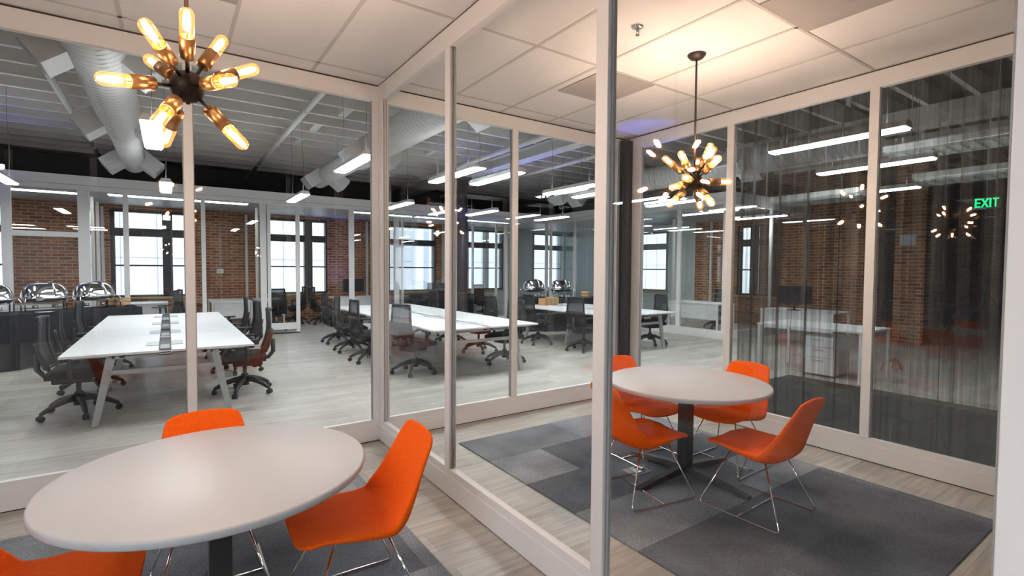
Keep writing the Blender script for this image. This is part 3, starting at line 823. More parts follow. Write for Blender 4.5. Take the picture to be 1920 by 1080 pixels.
# ------------------------------------------------------------------ bench desks
def bench(x0, x1, y0, y1, n, lab):
    W, Ld = x1 - x0, y1 - y0
    t = root('bench_desk', lab, 'desk', (x0, y0, 0), 0, 'white bench desks')
    cx = W / 2; gap = 0.055
    step = Ld / n
    for j in range(n):
        for a, b in ((0, cx - gap), (cx + gap, W)):
            MB().box(a, b, j * step + 0.003, (j + 1) * step - 0.003, 0.705, 0.73).build('desktop', desk_white, t, bevel=0.003)
    MB().box(cx - gap + 0.004, cx + gap - 0.004, 0, Ld, 0.68, 0.69).box(cx - gap, cx - gap + 0.006, 0, Ld, 0.68, 0.70).box(cx + gap - 0.006, cx + gap, 0, Ld, 0.68, 0.70).build('cable_tray', black_metal, t)
    for j in range(n):
        yc = (j + 0.45) * step
        MB().box(cx - gap + 0.012, cx + gap - 0.012, yc - 0.28, yc + 0.05, 0.691, 0.715).build('power_module', grey_plastic, t, bevel=0.004)
        MB().box(cx - gap - 0.11, cx - gap + 0.0, yc - 0.15, yc + 0.15, 0.7305, 0.738).box(cx + gap, cx + gap + 0.11, yc - 0.15, yc + 0.15, 0.7305, 0.738).build('cable_flap', flap_grey, t, bevel=0.003)
        MB().box(cx - gap, cx + gap, (j + 1) * step - 0.06, (j + 1) * step, 0.722, 0.731).build('tray_bridge', silver, t)
    # A-frame ends with two rails and rounded opening
    for yy in (0.10, Ld / 2 - 0.03, Ld - 0.16):
        f = MB()
        for s_ in (-1, 1):
            top = cx + s_ * (W / 2 - 0.38); bot = cx + s_ * (W / 2 - 0.24)
            w = 0.038
            f.prism([(top - w, 0.70), (top + w, 0.70), (bot + w * 0.75, 0.008), (bot - w * 0.75, 0.008)], lambda a, b, c, yy=yy: Vector((a, yy + c, b)), 0, 0.05)
        f.box(cx - W / 2 + 0.38, cx + W / 2 - 0.38, yy, yy + 0.05, 0.655, 0.70)
        f.box(cx - W / 2 + 0.36, cx + W / 2 - 0.36, yy, yy + 0.05, 0.50, 0.545)
        f.box(cx - W / 2 + 0.08, cx + W / 2 - 0.08, yy, yy + 0.05, 0.68, 0.705)
        f.build('leg_frame', silver, t, bevel=0.006)
    for s_ in (-1, 1):
        MB().box(cx + s_ * 0.35 - 0.02, cx + s_ * 0.35 + 0.02, 0.1, Ld - 0.1, 0.665, 0.703).build('side_rail', silver, t)
    return t
bench(-0.85, 0.78, 6.16, 10.96, 4, 'long white bench desk on the left with a dark cable strip down its middle')
bench(2.98, 4.76, 6.18, 11.3, 4, 'long white bench desk seen through the glass behind the corner post')
bench(6.62, 8.47, 6.42, 9.5, 3, 'white bench desk farthest right, with boxes and serving dishes beyond it')

# ------------------------------------------------------------------ simple white desks in the glass offices
def small_desk(x, y, rz, w, d, lab, panel=True):
    t = root('office_desk', lab, 'desk', (x, y, 0), rz, 'white desks in the glass offices')
    MB().box(-w / 2, w / 2, -d / 2, d / 2, 0.705, 0.735).build('desktop', desk_white, t, bevel=0.003)
    for sx in (-1, 1):
        for sy in (-1, 1):
            MB().box(sx * (w / 2 - 0.03) - 0.02, sx * (w / 2 - 0.03) + 0.02, sy * (d / 2 - 0.03) - 0.02, sy * (d / 2 - 0.03) + 0.02, 0, 0.705).build('leg', desk_white, t)
    if panel: MB().box(-w / 2 + 0.06, w / 2 - 0.06, -d / 2 + 0.04, -d / 2 + 0.06, 0.32, 0.705).build('modesty_panel', desk_white, t)
    return t
small_desk(1.30, 14.7, 0, 0.9, 1.5, 'white desk in the back glass office against the brick, under the wall switch')
small_desk(2.20, 14.75, 0, 0.66, 1.2, 'white desk behind the sliding glass door of the back office')
small_desk(-0.6, 14.6, 0, 1.2, 0.8, 'white desk behind the steel serving dishes, in the left glass office')
small_desk(4.5, 14.9, 0, 1.3, 0.8, 'white desk near the brick wall beyond the middle bench')
small_desk(-2.6, 14.6, 0, 1.3, 0.7, 'white desk in the far left glass office, behind the leftmost serving dishes')
small_desk(11.6, 8.05, -PI / 2, 1.5, 0.75, 'white desk with a front panel inside the right-hand glass office', True)
small_desk(11.3, 5.3, -PI / 2, 1.5, 0.8, 'pale desk carrying a monitor behind the mesh curtain', True)
small_desk(8.35, 3.65, 0, 1.0, 1.5, 'pale desk with file drawers below, right behind the mesh curtain', False)
# file pedestal
fp = root('file_pedestal', 'white file pedestal of three drawers behind the mesh curtain', 'drawer unit', (7.98, 3.30, 0))
MB().box(-0.0, 0.50, 0, 0.42, 0.03, 0.60).build('body', desk_white, fp, bevel=0.004)
for k, (a, b) in enumerate(((0.04, 0.28), (0.29, 0.44), (0.45, 0.59))):
    dr = MB().box(-0.02, 0.0, 0.01, 0.41, a, b).build('drawer', desk_white, fp, bevel=0.003)
    MB().box(-0.035, -0.02, 0.14, 0.28, b - 0.045, b - 0.035).build('handle', silver, dr)
for k, (x, y, rz, lab) in enumerate(((11.0, 5.35, PI / 2 + 0.3, 'wide black monitor on the pale desk behind the mesh curtain'),
                                     (4.55, 14.95, 0.1, 'black monitor on the white desk near the far brick wall'))):
    m = root('monitor', lab, 'monitor', (x, y, 0.735), rz, 'computer monitors')
    MB().box(-0.32, 0.32, -0.015, 0.015, 0.14, 0.52).build('screen', screen_m, m, bevel=0.004)
    MB().box(-0.025, 0.025, 0.015, 0.035, 0.01, 0.30).build('neck', black_plastic, m)
    MB().box(-0.12, 0.12, -0.07, 0.11, 0, 0.012).build('foot', black_plastic, m, bevel=0.003)

# ------------------------------------------------------------------ glass offices along the back and right
HT, HB, YH = 3.34, 3.06, 12.85
mb = MB().box(-8, 10.3, YH, YH + 0.12, HB + 0.10, HT).box(-8, 10.3, YH + 0.015, YH + 0.105, HB, HB + 0.095)
struct('trim_office_header', mb, white, bevel=0.004)
mb = MB().box(10.3, 10.42, 6.45, YH, HB + 0.10, HT).box(10.315, 10.405, 6.45, YH, HB, HB + 0.095).box(10.42, 14, 6.45, 6.57, HB, HT)
struct('trim_side_header', mb, white, bevel=0.004)
struct('ceiling_back_offices', MB().box(-8, 14, YH + 0.12, 16, 3.12, 3.16), white_flat)
struct('ceiling_side_offices', MB().box(10.42, 14, 6.57, YH + 0.12, 3.12, 3.16), white_flat)
def posts(name, ax, c, lst, z1=HB):
    for a, b in lst:
        mb = MB()
        if ax == 0: mb.box(a, b, c + 0.02, c + 0.10, 0, z1)
        else: mb.box(c + 0.02, c + 0.10, a, b, 0, z1)
        tag(mb.build(name, white, bevel=0.003), None, None, None, 'structure')
def office_glass(name, ax, c, a0, a1, ps, rail=0.13, transom=None):
    """framed glass run: one frame mesh, panes as parts"""
    def B(mb, p0, p1, d0, d1, z0, z1):
        if ax == 0: mb.box(p0, p1, c + d0, c + d1, z0, z1)
        else: mb.box(c + d0, c + d1, p0, p1, z0, z1)
    mb = MB(); B(mb, a0, a1, 0.02, 0.08, 0, rail)
    for a, b in ps: B(mb, a, b, 0.02, 0.08, rail, HB)
    if transom: B(mb, transom[0], transom[1], 0.02, 0.08, transom[2], transom[2] + 0.1)
    o = struct(name, mb, white, bevel=0.003)
    ed = sorted([a0, a1] + [v for q in ps for v in q])
    for e0, e1 in zip(ed, ed[1:]):
        if e1 - e0 < 0.2: continue
        if any(abs(e0 - a) < 1e-6 for a, b in ps) and any(abs(e1 - b) < 1e-6 for a, b in ps) and any(a == e0 and b == e1 for a, b in ps): continue
        g = MB(); B(g, e0, e1, 0.045, 0.053, rail, HB); g.build('glass_pane', glass, o)
    return o
office_glass('wall_office_front_1', 0, YH, -7.9, 1.91, [(-7.9, -7.8), (-4.3, -4.2), (-2.50, -2.36), (-1.43, -1.25), (-0.73, -0.64), (0.62, 0.70), (1.78, 1.91)], transom=(-2.36, -1.43, 2.14))
office_glass('wall_office_front_2', 0, YH, 3.82, 10.3, [(3.82, 3.95), (5.02, 5.16), (6.85, 6.95), (8.6, 8.7), (10.2, 10.3)])
office_glass('wall_office_side_1', 1, -1.36, YH + 0.12, 16, [(YH + 0.12, YH + 0.18), (13.9, 13.97), (14.9, 14.97), (15.92, 16)])
office_glass('wall_office_side_2', 1, 1.80, YH + 0.12, 16, [(YH + 0.12, YH + 0.18), (13.9, 13.97), (15.92, 16)])
office_glass('wall_office_side_3', 1, 5.25, YH + 0.12, 16, [(YH + 0.12, YH + 0.18), (14.4, 14.47), (15.92, 16)])
office_glass('wall_office_side_4', 1, 8.3, YH + 0.12, 16, [(YH + 0.12, YH + 0.18), (14.4, 14.47), (15.92, 16)])
office_glass('wall_office_right_1', 1, 10.3, 6.47, 12.84, [(6.47, 6.62), (7.75, 7.86), (8.95, 9.02), (10.3, 10.37), (11.6, 11.67), (12.76, 12.84)], rail=0.2)
office_glass('wall_office_right_2', 0, 6.45, 10.42, 14, [(10.42, 10.5), (12.1, 12.17), (13.93, 14)], rail=0.2)
office_glass('wall_office_right_3', 0, 9.3, 10.42, 14, [(10.42, 10.5), (12.1, 12.17), (13.93, 14)], rail=0.2)
# sliding glass door parked beside the opening
sd = MB().box(1.93, 2.0, YH + 0.03, YH + 0.07, 0.03, HB - 0.02).box(2.55, 2.64, YH + 0.03, YH + 0.07, 0.03, HB - 0.02).box(2.0, 2.55, YH + 0.03, YH + 0.07, 0.10, 0.26).box(2.0, 2.55, YH + 0.03, YH + 0.07, HB - 0.12, HB - 0.02)
do = struct('door_1', sd, white, bevel=0.003)
MB().box(2.0, 2.55, YH + 0.046, YH + 0.054, 0.26, HB - 0.12).build('glass_pane', glass, do)
MB().box(1.95, 2.62, YH + 0.02, YH + 0.08, 0.0, 0.03).build('floor_track', black_metal, do)
# strip lights in the glass offices
for (x0, x1, y0, y1, lab) in ((-2.75, -1.45, 13.6, 13.85, 'strip light in the ceiling of the leftmost glass office'),
                      (-1.0, 1.6, 13.4, 13.65, 'long strip light in the ceiling of the glass office behind the left bench'),
                      (4.1, 5.0, 13.5, 13.7, 'short strip light in the glass office beyond the middle bench'),
                      (6.0, 8.0, 13.6, 13.8, 'strip light in the glass office beyond the black column'),
                      (-6.5, -4.6, 13.6, 13.85, 'strip light in the glass office off the left edge'),
                      (11.6, 11.85, 7.2, 8.8, 'strip light in the right-hand glass office'),
                      (11.6, 11.85, 10.2, 11.8, 'strip light in the right-hand glass office nearer the back wall')):
    o = MB().box(x0 - 0.02, x1 + 0.02, y0 - 0.02, y1 + 0.02, 3.085, 3.118).build('strip_light', white); tag(o, lab, 'ceiling light', 'glass office strip lights')
    MB().box(x0, x1, y0, y1, 3.078, 3.084).build('diffuser', cove_light, o)
# switch box and conduit on brick
cb = root('wall_switch', 'small white switch box with conduit on the brick wall of the back office', 'switch', (1.2, 15.97, 1.47))
MB().box(-0.08, 0.08, -0.02, 0.03, -0.06, 0.06).build('plate', white, cb, bevel=0.004)
MB().box(-0.03, -0.01, -0.027, -0.02, -0.015, 0.015).build('toggle', black_plastic, cb)
MB().cyl((0, 0.0, 0.06), (0, 0.0, 1.62), 0.011, n=8).build('conduit', silver, cb)

# ------------------------------------------------------------------ ducts, pipes, pendant lights
def duct(x, z, segs, vents, lab):
    """segs: (y0, y1, radius); vents: list of y"""
    t = root('spiral_duct', lab, 'duct', (x, 0, z), 0, 'spiral air ducts')
    for y0, y1, r in segs:
        prof = []; y = y0; k = 0
        while y < y1:
            prof += [(r, y), (r + 0.003, y + 0.045), (r, y + 0.09), (r + 0.005, y + 0.095), (r + 0.005, y + 0.101), (r, y + 0.106)]
            y += 0.11
        prof += [(r, y1), (r * 0.82, y1 + 0.01), (0, y1 + 0.01)]
        prof = [(0, y0 - 0.01), (r, y0 - 0.005)] + prof
        MB().lathe(prof, (0, 0, 0), (0, 1, 0), 28).build('duct_section', spiral_m, t)
        MB().cyl((0, (y0 + y1) / 2, r), (0, (y0 + y1) / 2, 4.22 - z), 0.006, n=6).build('hanger', silver, t)
    for y, r in vents:
        for s_ in (-1, 1):
            M = Matrix.Translation((s_ * r * 0.55, y, 0.02)) @ Matrix.Rotation(s_ * math.radians(38), 4, 'Y')
            a0, a1 = (0, s_ * 0.38) if s_ > 0 else (-0.38, 0)
            v = MB().box(a0, a1, -0.21, 0.21, -0.14, 0.14, M).build('vent_box', white_duct, t, bevel=0.004)
            g = MB(); e = s_ * 0.38
            for k in range(6):
                zz = -0.10 + k * 0.036
                p, q = (e, e + s_ * 0.012); g.box(min(p, q), max(p, q), -0.20, 0.20, zz, zz + 0.014, M)
            g.build('grille', grey_plastic, v)
    return t
duct(-0.50, 3.60, [(3.2, 6.2, 0.26), (6.2, 9.0, 0.235), (9.0, 12.2, 0.19)], [(5.97, 0.25), (8.75, 0.24), (11.75, 0.19)], 'white spiral duct with square vent boxes, above the left bench')
duct(2.98, 3.66, [(3.2, 9.3, 0.25), (9.3, 12.3, 0.20)], [(5.45, 0.25), (8.7, 0.26), (11.8, 0.21)], 'white spiral duct running away above the middle bench')
duct(9.0, 3.62, [(3.2, 8.0, 0.25), (8.0, 11.0, 0.21)], [(5.4, 0.24), (10.4, 0.21)], 'white spiral duct at far right, above the right bench')
def pipe(x, z, r, lab, y0=2.0, y1=15.9):
    t = root('ceiling_pipe', lab, 'pipe', (x, 0, z), 0, 'grey pipes under the joists')
    MB().cyl((0, y0, 0), (0, y1, 0), r, n=12).build('pipe_run', joist_mat, t)
    c = MB(); y = y0 + 1.3
    while y < y1:
        c.cyl((0, y, 0), (0, y + 0.09, 0), r + 0.012, n=12); c.cyl((0, y + 0.5, r), (0, y + 0.5, 4.22 - z), 0.008, n=6); y += 2.6
    c.build('couplings', joist_mat, t)
pipe(-1.25, 4.10, 0.045, 'grey sprinkler pipe under the joists, left of the left duct')
pipe(1.88, 4.10, 0.045, 'grey sprinkler pipe under the joists, between the left and middle ducts')
pipe(5.85, 4.06, 0.06, 'grey pipe under the joists right of the middle duct, with a cable looped over it')
pipe(7.9, 4.10, 0.045, 'grey sprinkler pipe under the joists, far right beyond the steel beam')

def make_pendant():
    t = root('pendant_light', 'x', 'pendant light')
    MB().prism([(-0.055, 0.06), (0.055, 0.06), (0.085, 0.0), (-0.085, 0.0)], lambda a, b, c: Vector((a, c, b)), -0.62, 0.62).build('housing', white, t)
    MB().prism([(-0.078, -0.001), (0.078, -0.001), (0.066, -0.018), (-0.066, -0.018)], lambda a, b, c: Vector((a, c, b)), -0.605, 0.605).build('diffuser', bar_light, t)
    MB().box(-0.045, 0.045, -0.58, 0.58, 0.0602, 0.0608).build('uplight_panel', up_light, t)
    for yy in (-0.45, 0.45):
        MB().tube([(0, yy, 0.06), (0.01, yy, 0.5), (-0.01, yy, 1.0), (0, yy, 1.69)], 0.003, 6).build('cable', cable_grey, t)
    return t
PL = Repeat(make_pendant())
ZL = 2.86
plist = [(1.92, 6.25, 'linear pendant light just left of the corner post, close to its top'),
 (3.87, 6.05, 'linear pendant light over the middle bench near end, right of the first mullion'),
 (3.28, 6.25, 'linear pendant light crossing behind the first mullion, above the middle bench'),
 (-0.10, 6.10, 'linear pendant light behind the lowest bulbs of the nearer chandelier'),
 (0.0, 9.9, 'linear pendant light seen end-on, over the far half of the left bench'),
 (2.0, 9.9, 'linear pendant light over the aisle, above the sliding glass door'),
 (-1.98, 10.3, 'linear pendant light at the left edge of the photo'),
 (3.92, 9.8, 'linear pendant light beside the corner post, over the far end of the middle bench'),
 (5.95, 9.9, 'linear pendant light beside the top of the dark steel column'),
 (5.35, 6.15, 'upper linear pendant light of the pair just left of the wide glazing post'),
 (6.0, 6.15, 'lower linear pendant light of the pair just left of the wide glazing post'),
 (5.46, 2.33, 'bright linear pendant light right outside the mesh curtain'),
 (7.15, 2.6, 'linear pendant light behind the mesh curtain, lower than the bright one'),
 (8.0, 6.2, 'linear pendant light over the right bench, seen through the side glass'),
 (8.0, 9.9, 'linear pendant light over the far end of the right bench'),
 (-4.0, 6.3, 'linear pendant light outside the left edge, mirrored in the glass'),
 (-4.0, 10.0, 'linear pendant light outside the left edge nearer the offices'),
 (11.8, 6.6, 'linear pendant light added to brighten the brick behind the mesh curtain'),  # added lamp, brightens the brick beyond the curtain
 (9.4, 3.4, 'linear pendant light deep behind the mesh curtain')]
for x, y, lab in plist:
    PL.place((x, y, ZL), 0, lab, 'linear pendant lights')
# louvred ceiling fixtures beyond the mesh curtain
for x, y, z, l, lab in ((7.75, 2.0, 3.05, 1.2, 'dim louvred light fixture near the top right, behind the mesh curtain'),
                  (8.6, 1.95, 2.80, 1.2, 'dim louvred light fixture below the upper one at the right edge'),
                  (8.0, 3.55, 2.62, 1.2, 'dim louvred light fixture behind the middle pane of the right glass wall')):
    t = root('louvred_light', lab, 'ceiling light', (x, y, z), 0, 'louvred light fixtures')
    MB().box(-0.3, 0.3, -l / 2, l / 2, 0.02, 0.09).build('housing', white, t)
    MB().box(-0.27, 0.27, -l / 2 + 0.03, l / 2 - 0.03, 0.012, 0.019).build('lamp_panel', dim_trof, t)
    g = MB()
    for k in range(9): g.box(-0.28, 0.28, -l / 2 + 0.06 + k * (l - 0.12) / 8 - 0.004, -l / 2 + 0.06 + k * (l - 0.12) / 8 + 0.004, -0.02, 0.011)
    for k in range(4): g.box(-0.27 + k * 0.18 - 0.004, -0.27 + k * 0.18 + 0.004, -l / 2, l / 2, -0.02, 0.011)
    g.build('louvre', silver, t)
    MB().cyl((0, -0.4, 0.09), (0, -0.4, 4.55 - z), 0.004, n=6).cyl((0, 0.4, 0.09), (0, 0.4, 4.55 - z), 0.004, n=6).build('hanger', silver, t)
# unseen lamps added behind the camera to fill the rooms with light
for k, (x, y) in enumerate(((-2.7, -0.9), (-2.7, -2.6), (-4.9, -1.2), (-4.9, -3.4))):
    t = root('fill_light', 'added fill light panel in the ceiling behind the camera, out of frame', 'ceiling light', (x, y, 3.2), 0, 'added fill lights')
    MB().box(-0.62, 0.62, -0.32, 0.32, -0.014, -0.002).build('frame', white, t)
    MB().box(-0.58, 0.58, -0.28, 0.28, -0.02, -0.015).build('lamp_panel', fill_panel_m, t)

# ------------------------------------------------------------------ buffets with serving dishes
def buffet(sx, sy, ex, ey, depth, z, lab):
    L = math.hypot(ex - sx, ey - sy); a = math.atan2(ey - sy, ex - sx)
    t = root('buffet_table', lab, 'table', (sx, sy, 0), a, 'black clothed buffet tables')
    MB().box(0, L, 0, depth, z - 0.03, z).build('tabletop', black_cloth, t, bevel=0.006)
    def per(u):
        s = u * 2 * (L + depth)
        if s < L: return s, 0, 0, -1
        s -= L
        if s < depth: return L, s, 1, 0
        s -= depth
        if s < L: return L - s, depth, 0, 1
        s -= L; return 0, depth - s, -1, 0
    def fn(u, v):
        x, y, nx, ny = per(min(u, 0.99999)); k = (1 - v); f = 0.010 + k * (0.035 + 0.03 * math.sin(x * 11 + y * 13) + 0.015 * math.sin(x * 27 + 1))
        return Vector((x + nx * f, y + ny * f, 0.012 + (z - 0.012) * v))
    MB().grid(fn, 161, 5).build('cloth_skirt', black_cloth, t)
    for px in (0.1, L - 0.1):
        for py in (0.1, depth - 0.1): MB().cyl((px, py, 0), (px, py, z - 0.03), 0.018, n=8).build('leg', black_metal, t)
    return t, a
ZBF = 0.84
buf, ang = buffet(-3.5, 9.41, -0.39, 11.43, 0.75, ZBF, 'long black clothed buffet table behind the left bench')
buf2, ang2 = buffet(7.35, 10.25, 9.6, 9.0, 0.75, ZBF, 'black clothed buffet table beyond the right bench')
buf3, ang3 = buffet(5.9, 13.95, 7.9, 13.6, 0.7, 0.80, 'black clothed table beneath the far window, cluttered with black equipment')

def make_chafer():
    t = root('chafing_dish', 'x', 'serving dish')
    def dome(u, v):       # u round, v from rim to rim across the long axis x
        x = (v * 2 - 1); r = (1 - abs(x) ** 4.0) ** (1 / 2.2) if abs(x) < 1 else 0
        a = PI * u
        return Vector((0.29 * x, 0.21 * r * math.cos(a), 0.22 + 0.24 * r * math.sin(a)))
    MB().grid(dome, 17, 21).build('roll_lid', steel, t)
    def pan(u, v):
        x = (v * 2 - 1); r = (1 - abs(x) ** 4) ** (1 / 2.5) if abs(x) < 1 else 0
        a = -PI * u
        return Vector((0.28 * x, 0.205 * r * math.cos(a), 0.22 + 0.09 * r * math.sin(a)))
    MB().grid(pan, 13, 17).build('water_pan', steel, t)
    n = 40
    rim = [Vector((0.30 * math.copysign(abs(math.cos(2 * PI * k / n)) ** 0.6, math.cos(2 * PI * k / n)), 0.212 * math.copysign(abs(math.sin(2 * PI * k / n)) ** 0.6, math.sin(2 * PI * k / n)), 0.22)) for k in range(n)]
    MB().tube(rim, 0.010, 8, closed=True).build('rim', steel, t)
    for sx in (-1, 1):
        for sy in (-1, 1):
            MB().tube(round_path([(0.30 * sx, 0.14 * sy, 0.22), (0.325 * sx, 0.16 * sy, 0.18), (0.325 * sx, 0.165 * sy, 0.0)], 0.03), 0.011, 8).build('leg', chrome, t)
    MB().tube([Vector((0.05, -0.215 * math.cos(a) - 0.006, 0.22 + 0.252 * math.sin(a))) for a in [0.1 + k * (PI - 0.2) / 16 for k in range(17)]], 0.013, 8).build('handle_band', chrome, t)
    MB().box(-0.26, 0.26, -0.11, 0.11, 0.05, 0.055).cyl((-0.13, 0, 0.055), (-0.13, 0, 0.10), 0.04, n=14).cyl((0.13, 0, 0.055), (0.13, 0, 0.10), 0.04, n=14).box(-0.325, 0.325, -0.012, 0.012, 0.046, 0.052).build('burner_shelf', steel, t)
    return t
CD = Repeat(make_chafer())
def on_buffet(t, u, d):
    a = t.rotation_euler.z; return (t.location.x + u * math.cos(a) - d * math.sin(a), t.location.y + u * math.sin(a) + d * math.cos(a))
for (b, u, d, r, lab) in ((buf, 1.72, 0.33, 0.0, 'steel roll-top serving dish cut off by the left edge of the photo'),
                       (buf, 2.42, 0.33, 0.0, 'steel roll-top serving dish on the left buffet, the larger full one at left'),
                       (buf, 3.10, 0.30, 0.1, 'steel roll-top serving dish on the left buffet, next to the bamboo baskets'),
                       (buf2, 0.36, 0.36, 0.4, 'steel roll-top serving dish on the right buffet, left one of the pair'),
                       (buf2, 1.08, 0.36, 0.4, 'steel roll-top serving dish on the right buffet, right one of the pair')):
    x, y = on_buffet(b, u, d)
    CD.place((x, y, ZBF + 0.003), b.rotation_euler.z + r, lab, 'roll-top serving dishes')
def make_basket():
    t = root('bamboo_basket', 'x', 'basket')
    MB().lathe([(0, 0.001), (0.115, 0.001), (0.115, 0.09), (0.11, 0.09), (0.11, 0.01), (0, 0.01)], n=28).build('body', bamboo, t)
    MB().lathe([(0.118, 0.088), (0.122, 0.092), (0.122, 0.145), (0.112, 0.155), (0, 0.158), (0, 0.148), (0.118, 0.09)], n=28).build('lid', bamboo, t)
    return t
BB = Repeat(make_basket())
for b, u, d, lab in ((buf, 3.46, 0.62, 'bamboo basket half hidden behind the second serving dish'), (buf, 3.58, 0.36, 'round bamboo basket standing free at the end of the left buffet'),
                (buf2, 1.75, 0.4, 'bamboo basket at the right end of the right buffet')):
    x, y = on_buffet(b, u, d); BB.place((x, y, ZBF), 0, lab, 'bamboo baskets')
x, y = on_buffet(buf, 2.28, 0.06)
o = MB().lathe([(0, 0), (0.06, 0), (0.11, 0.012), (0.108, 0.016), (0.06, 0.006), (0, 0.006)], n=24).build('serving_plate', white_flat); o.location = (x, y, ZBF)
tag(o, 'white plate on the left buffet, in front of the larger serving dish', 'plate')
def cloth_heap(x, y, z, rx, ry, rz, name, lab, m):
    def fn(u, v):
        a = u * 2 * PI; h = math.cos(v * PI / 2) if v < 1 else 0; r = math.sin(v * PI / 2)
        w = 1 + 0.14 * math.sin(3 * a + 1) + 0.08 * math.sin(7 * a)
        return Vector((x + rx * r * w * math.cos(a), y + ry * r * w * math.sin(a), z + rz * h * (1 + 0.2 * math.sin(5 * a) * r)))
    o = MB().grid(fn, 37, 8).build(name, m); return tag(o, lab, 'cloth')
x2, y2 = on_buffet(buf, 3.57, 0.13)
cloth_heap(x2, y2, ZBF, 0.09, 0.08, 0.04, 'folded_cloth', 'black cloth heaped at the right end of the left buffet', black_cloth)
# boxes and bottles on the right bench
for (x, y, w, h, lab, m) in ((7.30, 9.25, 0.20, 0.16, 'small brown cardboard box on the right bench, left of the bottles', cardboard), (7.56, 9.28, 0.26, 0.18, 'wider tan cardboard box behind the mesh chair on the right bench', bamboo)):
    t = root('cardboard_box', lab, 'box', (x, y, 0.731), 0.2, 'boxes on the right bench')
    MB().box(-w / 2, w / 2, -0.1, 0.1, 0, h).build('carton', m, t, bevel=0.003)
    MB().box(-w / 2 - 0.001, w / 2 + 0.001, -0.02, 0.02, h, h + 0.002).build('tape', sill_wood, t)
for k in range(4):
    x = 7.78 + 0.11 * k; y = 9.2 - 0.05 * (k % 2)
    o = MB().lathe([(0, 0), (0.033, 0), (0.034, 0.01), (0.034, 0.13), (0.014, 0.17), (0.014, 0.195), (0, 0.195)], n=16).build('plastic_bottle', clear_plastic); o.location = (x, y, 0.731)
    tag(o, ['clear bottle closest to the tan box on the right bench', 'clear bottle second from the tan box on the right bench', 'clear bottle third from the tan box on the right bench', 'clear bottle farthest from the tan box on the right bench'][k], 'bottle', 'bottles on the right bench')
    MB().cyl((0, 0, 0.195), (0, 0, 0.21), 0.015, n=12).build('cap', white, o)
# black equipment on the far table
t = root('equipment_case', 'black equipment case open on the clothed table under the far window', 'case', (7.1, 14.1, 0.80), -0.15)
MB().box(-0.45, 0.45, -0.2, 0.2, 0, 0.14).build('body', black_plastic, t, bevel=0.01)
MB().box(-0.45, 0.45, 0.18, 0.22, 0.10, 0.34).build('lid', black_plastic, t, bevel=0.01)
# drawings taped to the brick etc. are beyond the curtain: folding table, tripod
ft = root('folding_table', 'folding table on crossed legs beyond the brick pillar, behind the mesh curtain', 'table', (17.6, 5.0, 0), 1.3)
MB().box(-0.9, 0.9, -0.38, 0.38, 0.71, 0.735).build('tabletop', grey_plastic, ft, bevel=0.004)
for sx in (-0.7, 0.7):
    MB().tube([(sx, -0.33, 0), (sx, 0.30, 0.71)], 0.018, 6).tube([(sx, 0.33, 0), (sx, -0.30, 0.71)], 0.018, 6).build('crossed_legs', black_metal, ft)
tp = root('light_stand', 'black tripod stand at the right, near the far brick wall', 'tripod', (21.5, 4.55, 0))
for k in range(3):
    a = k * 2.094 + 0.4; MB().tube([(0, 0, 1.0), (0.55 * math.cos(a), 0.55 * math.sin(a), 0.01)], 0.02, 6).build('leg', black_metal, tp)
MB().cyl((0, 0, 0.3), (0, 0, 1.9), 0.018, n=8).build('pole', black_metal, tp)

# exit sign beyond the curtain
ex = root('exit_sign', 'green lit EXIT sign hanging near the right edge, behind the mesh curtain', 'sign', (11.0, 2.37, 2.70), 0)
ex.rotation_euler = (0, 0, -math.radians(78))
MB().box(-0.17, 0.17, 0.0, 0.03, -0.10, 0.10).build('plate', exit_body, ex, bevel=0.004)
MB().cyl((0, 0.015, 0.10), (0, 0.015, 1.5), 0.008, n=8).build('stem', silver, ex)
def letter(ch, x0, w, h):
    t_ = 0.022; mb = MB(); y0, y1 = -0.006, -0.0005; z0 = -h / 2; z1 = h / 2
    if ch == 'E':
        mb.box(x0, x0 + t_, y0, y1, z0, z1)
        for zz in (z0, -t_ / 2, z1 - t_): mb.box(x0 + t_, x0 + w, y0, y1, zz, zz + t_)
    elif ch == 'I': mb.box(x0 + w / 2 - t_ / 2, x0 + w / 2 + t_ / 2, y0, y1, z0, z1)
    elif ch == 'T':
        mb.box(x0 + w / 2 - t_ / 2, x0 + w / 2 + t_ / 2, y0, y1, z0, z1 - t_); mb.box(x0, x0 + w, y0, y1, z1 - t_, z1)
    elif ch == 'X':
        for s_ in (-1, 1):
            xc = x0 + w / 2
            mb.prism([(xc - s_ * (w / 2) - t_ * .55, z0), (xc - s_ * (w / 2) + t_ * .55, z0), (xc + s_ * (w / 2) + t_ * .55, z1), (xc + s_ * (w / 2) - t_ * .55, z1)], lambda a, b, c: Vector((a, c, b)), y0, y1)
    return mb
xx = -0.14
for ch, w in (('E', 0.07), ('X', 0.075), ('I', 0.03), ('T', 0.07)):
    letter(ch, xx, w, 0.145).build('letter', exit_green, ex); xx += w + 0.013

# sheet taped to the brick pillar
o = MB().box(-0.004, 0, 0, 0.30, 0, 0.24).build('paper_sheet', white_flat); o.location = (13.298, 3.96, 2.14)
tag(o, 'white paper sheet taped high on the brick pillar behind the mesh curtain', 'paper')
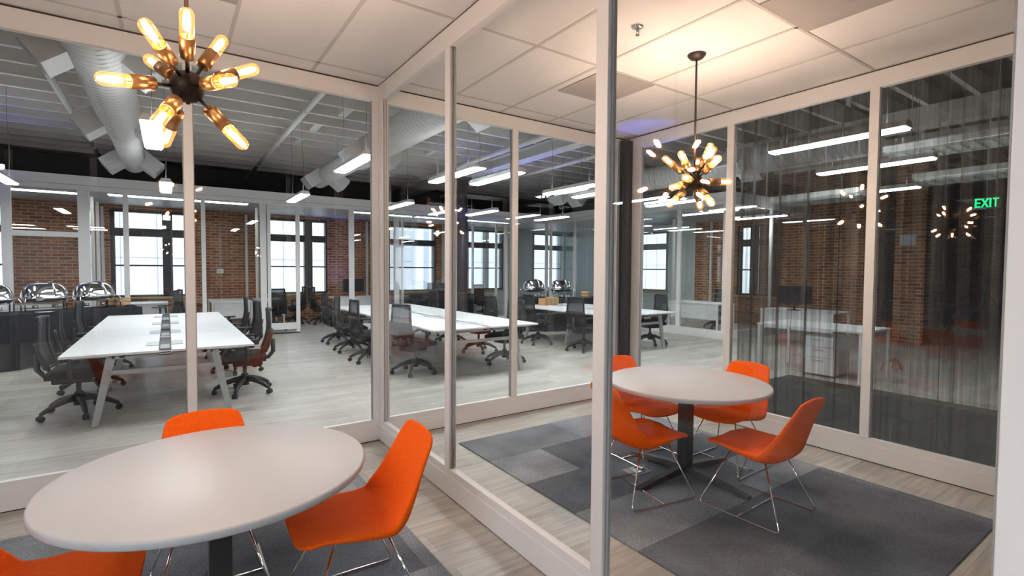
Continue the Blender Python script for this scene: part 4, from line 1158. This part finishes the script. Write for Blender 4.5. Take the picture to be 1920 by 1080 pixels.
# tangle of wire on the floor beyond the curtain
rnd = random.Random(4); mb = MB()
for k in range(9):
    a = rnd.uniform(0, PI); r = rnd.uniform(0.12, 0.2); h = rnd.uniform(0.10, 0.2); ox = rnd.uniform(-0.08, 0.08)
    mb.tube([(ox + r * math.cos(a) * math.cos(t_), r * math.sin(a) * math.cos(t_), 0.012 + h * math.sin(t_)) for t_ in [PI * q / 12 for q in range(13)]], 0.003, 5)
o = mb.build('wire_tangle', black_metal); o.location = (9.46, 3.06, 0.0)
tag(o, 'loose arched tangle of dark wire on the floor behind the rightmost pane', 'wire')
# violet uplights
def uplight(x, y, lab, power, rot=(PI, 0, 0), spot=1.1):
    t = root('violet_uplight', lab, 'uplight', (x, y, 0), 0, 'violet party uplights')
    MB().cyl((0, 0, 0.0), (0, 0, 0.16), 0.07, n=20).build('can', black_plastic, t)
    MB().cyl((0, 0, 0.161), (0, 0, 0.168), 0.055, n=20).build('lens', purple_led, t)
    ld = bpy.data.lights.new('violet_beam', 'SPOT'); ld.energy = power; ld.color = (0.12, 0.14, 1.0); ld.spot_size = spot; ld.spot_blend = 0.5; ld.shadow_soft_size = 0.05
    lo = bpy.data.objects.new('violet_beam', ld); COL.objects.link(lo); lo.parent = t; lo.location = (0, 0, 0.2); lo.rotation_euler = rot
uplight(5.02, 3.9, 'violet uplight outside the corner with the black drape', 300, (PI + 0.0, -0.15, 0), 0.26)
uplight(4.35, 15.6, 'violet uplight against the brick pier beyond the middle bench', 70, (PI - 0.12, 0, 0), 0.7)
uplight(-4.4, 12.2, 'violet uplight out of frame at the far left', 350, (PI, 0, 0), 1.4)
uplight(6.0, 9.0, 'violet uplight between the middle and right benches, hidden behind chairs', 250, (PI - 0.1, 0.1, 0), 0.9)

# seated figure glimpsed behind the curtain is too dark to read; a small white tag hangs from the ceiling instead
o = MB().prism([(-0.03, 0), (0.03, 0.05), (0.01, 0.10), (0.035, 0.16), (-0.01, 0.21), (-0.04, 0.12), (-0.015, 0.07)], lambda a, b, c: Vector((c, a, b)), 0, 0.002).build('paper_tag', white_flat)
o.location = (6.2, 2.50, 3.36)
tag(o, 'crumpled white paper tag hanging high behind the middle pane of the right glass wall', 'paper')
MB().cyl((0.001, 0, 0.21), (0.001, 0, 1.19), 0.003, n=6).build('string', silver, o)
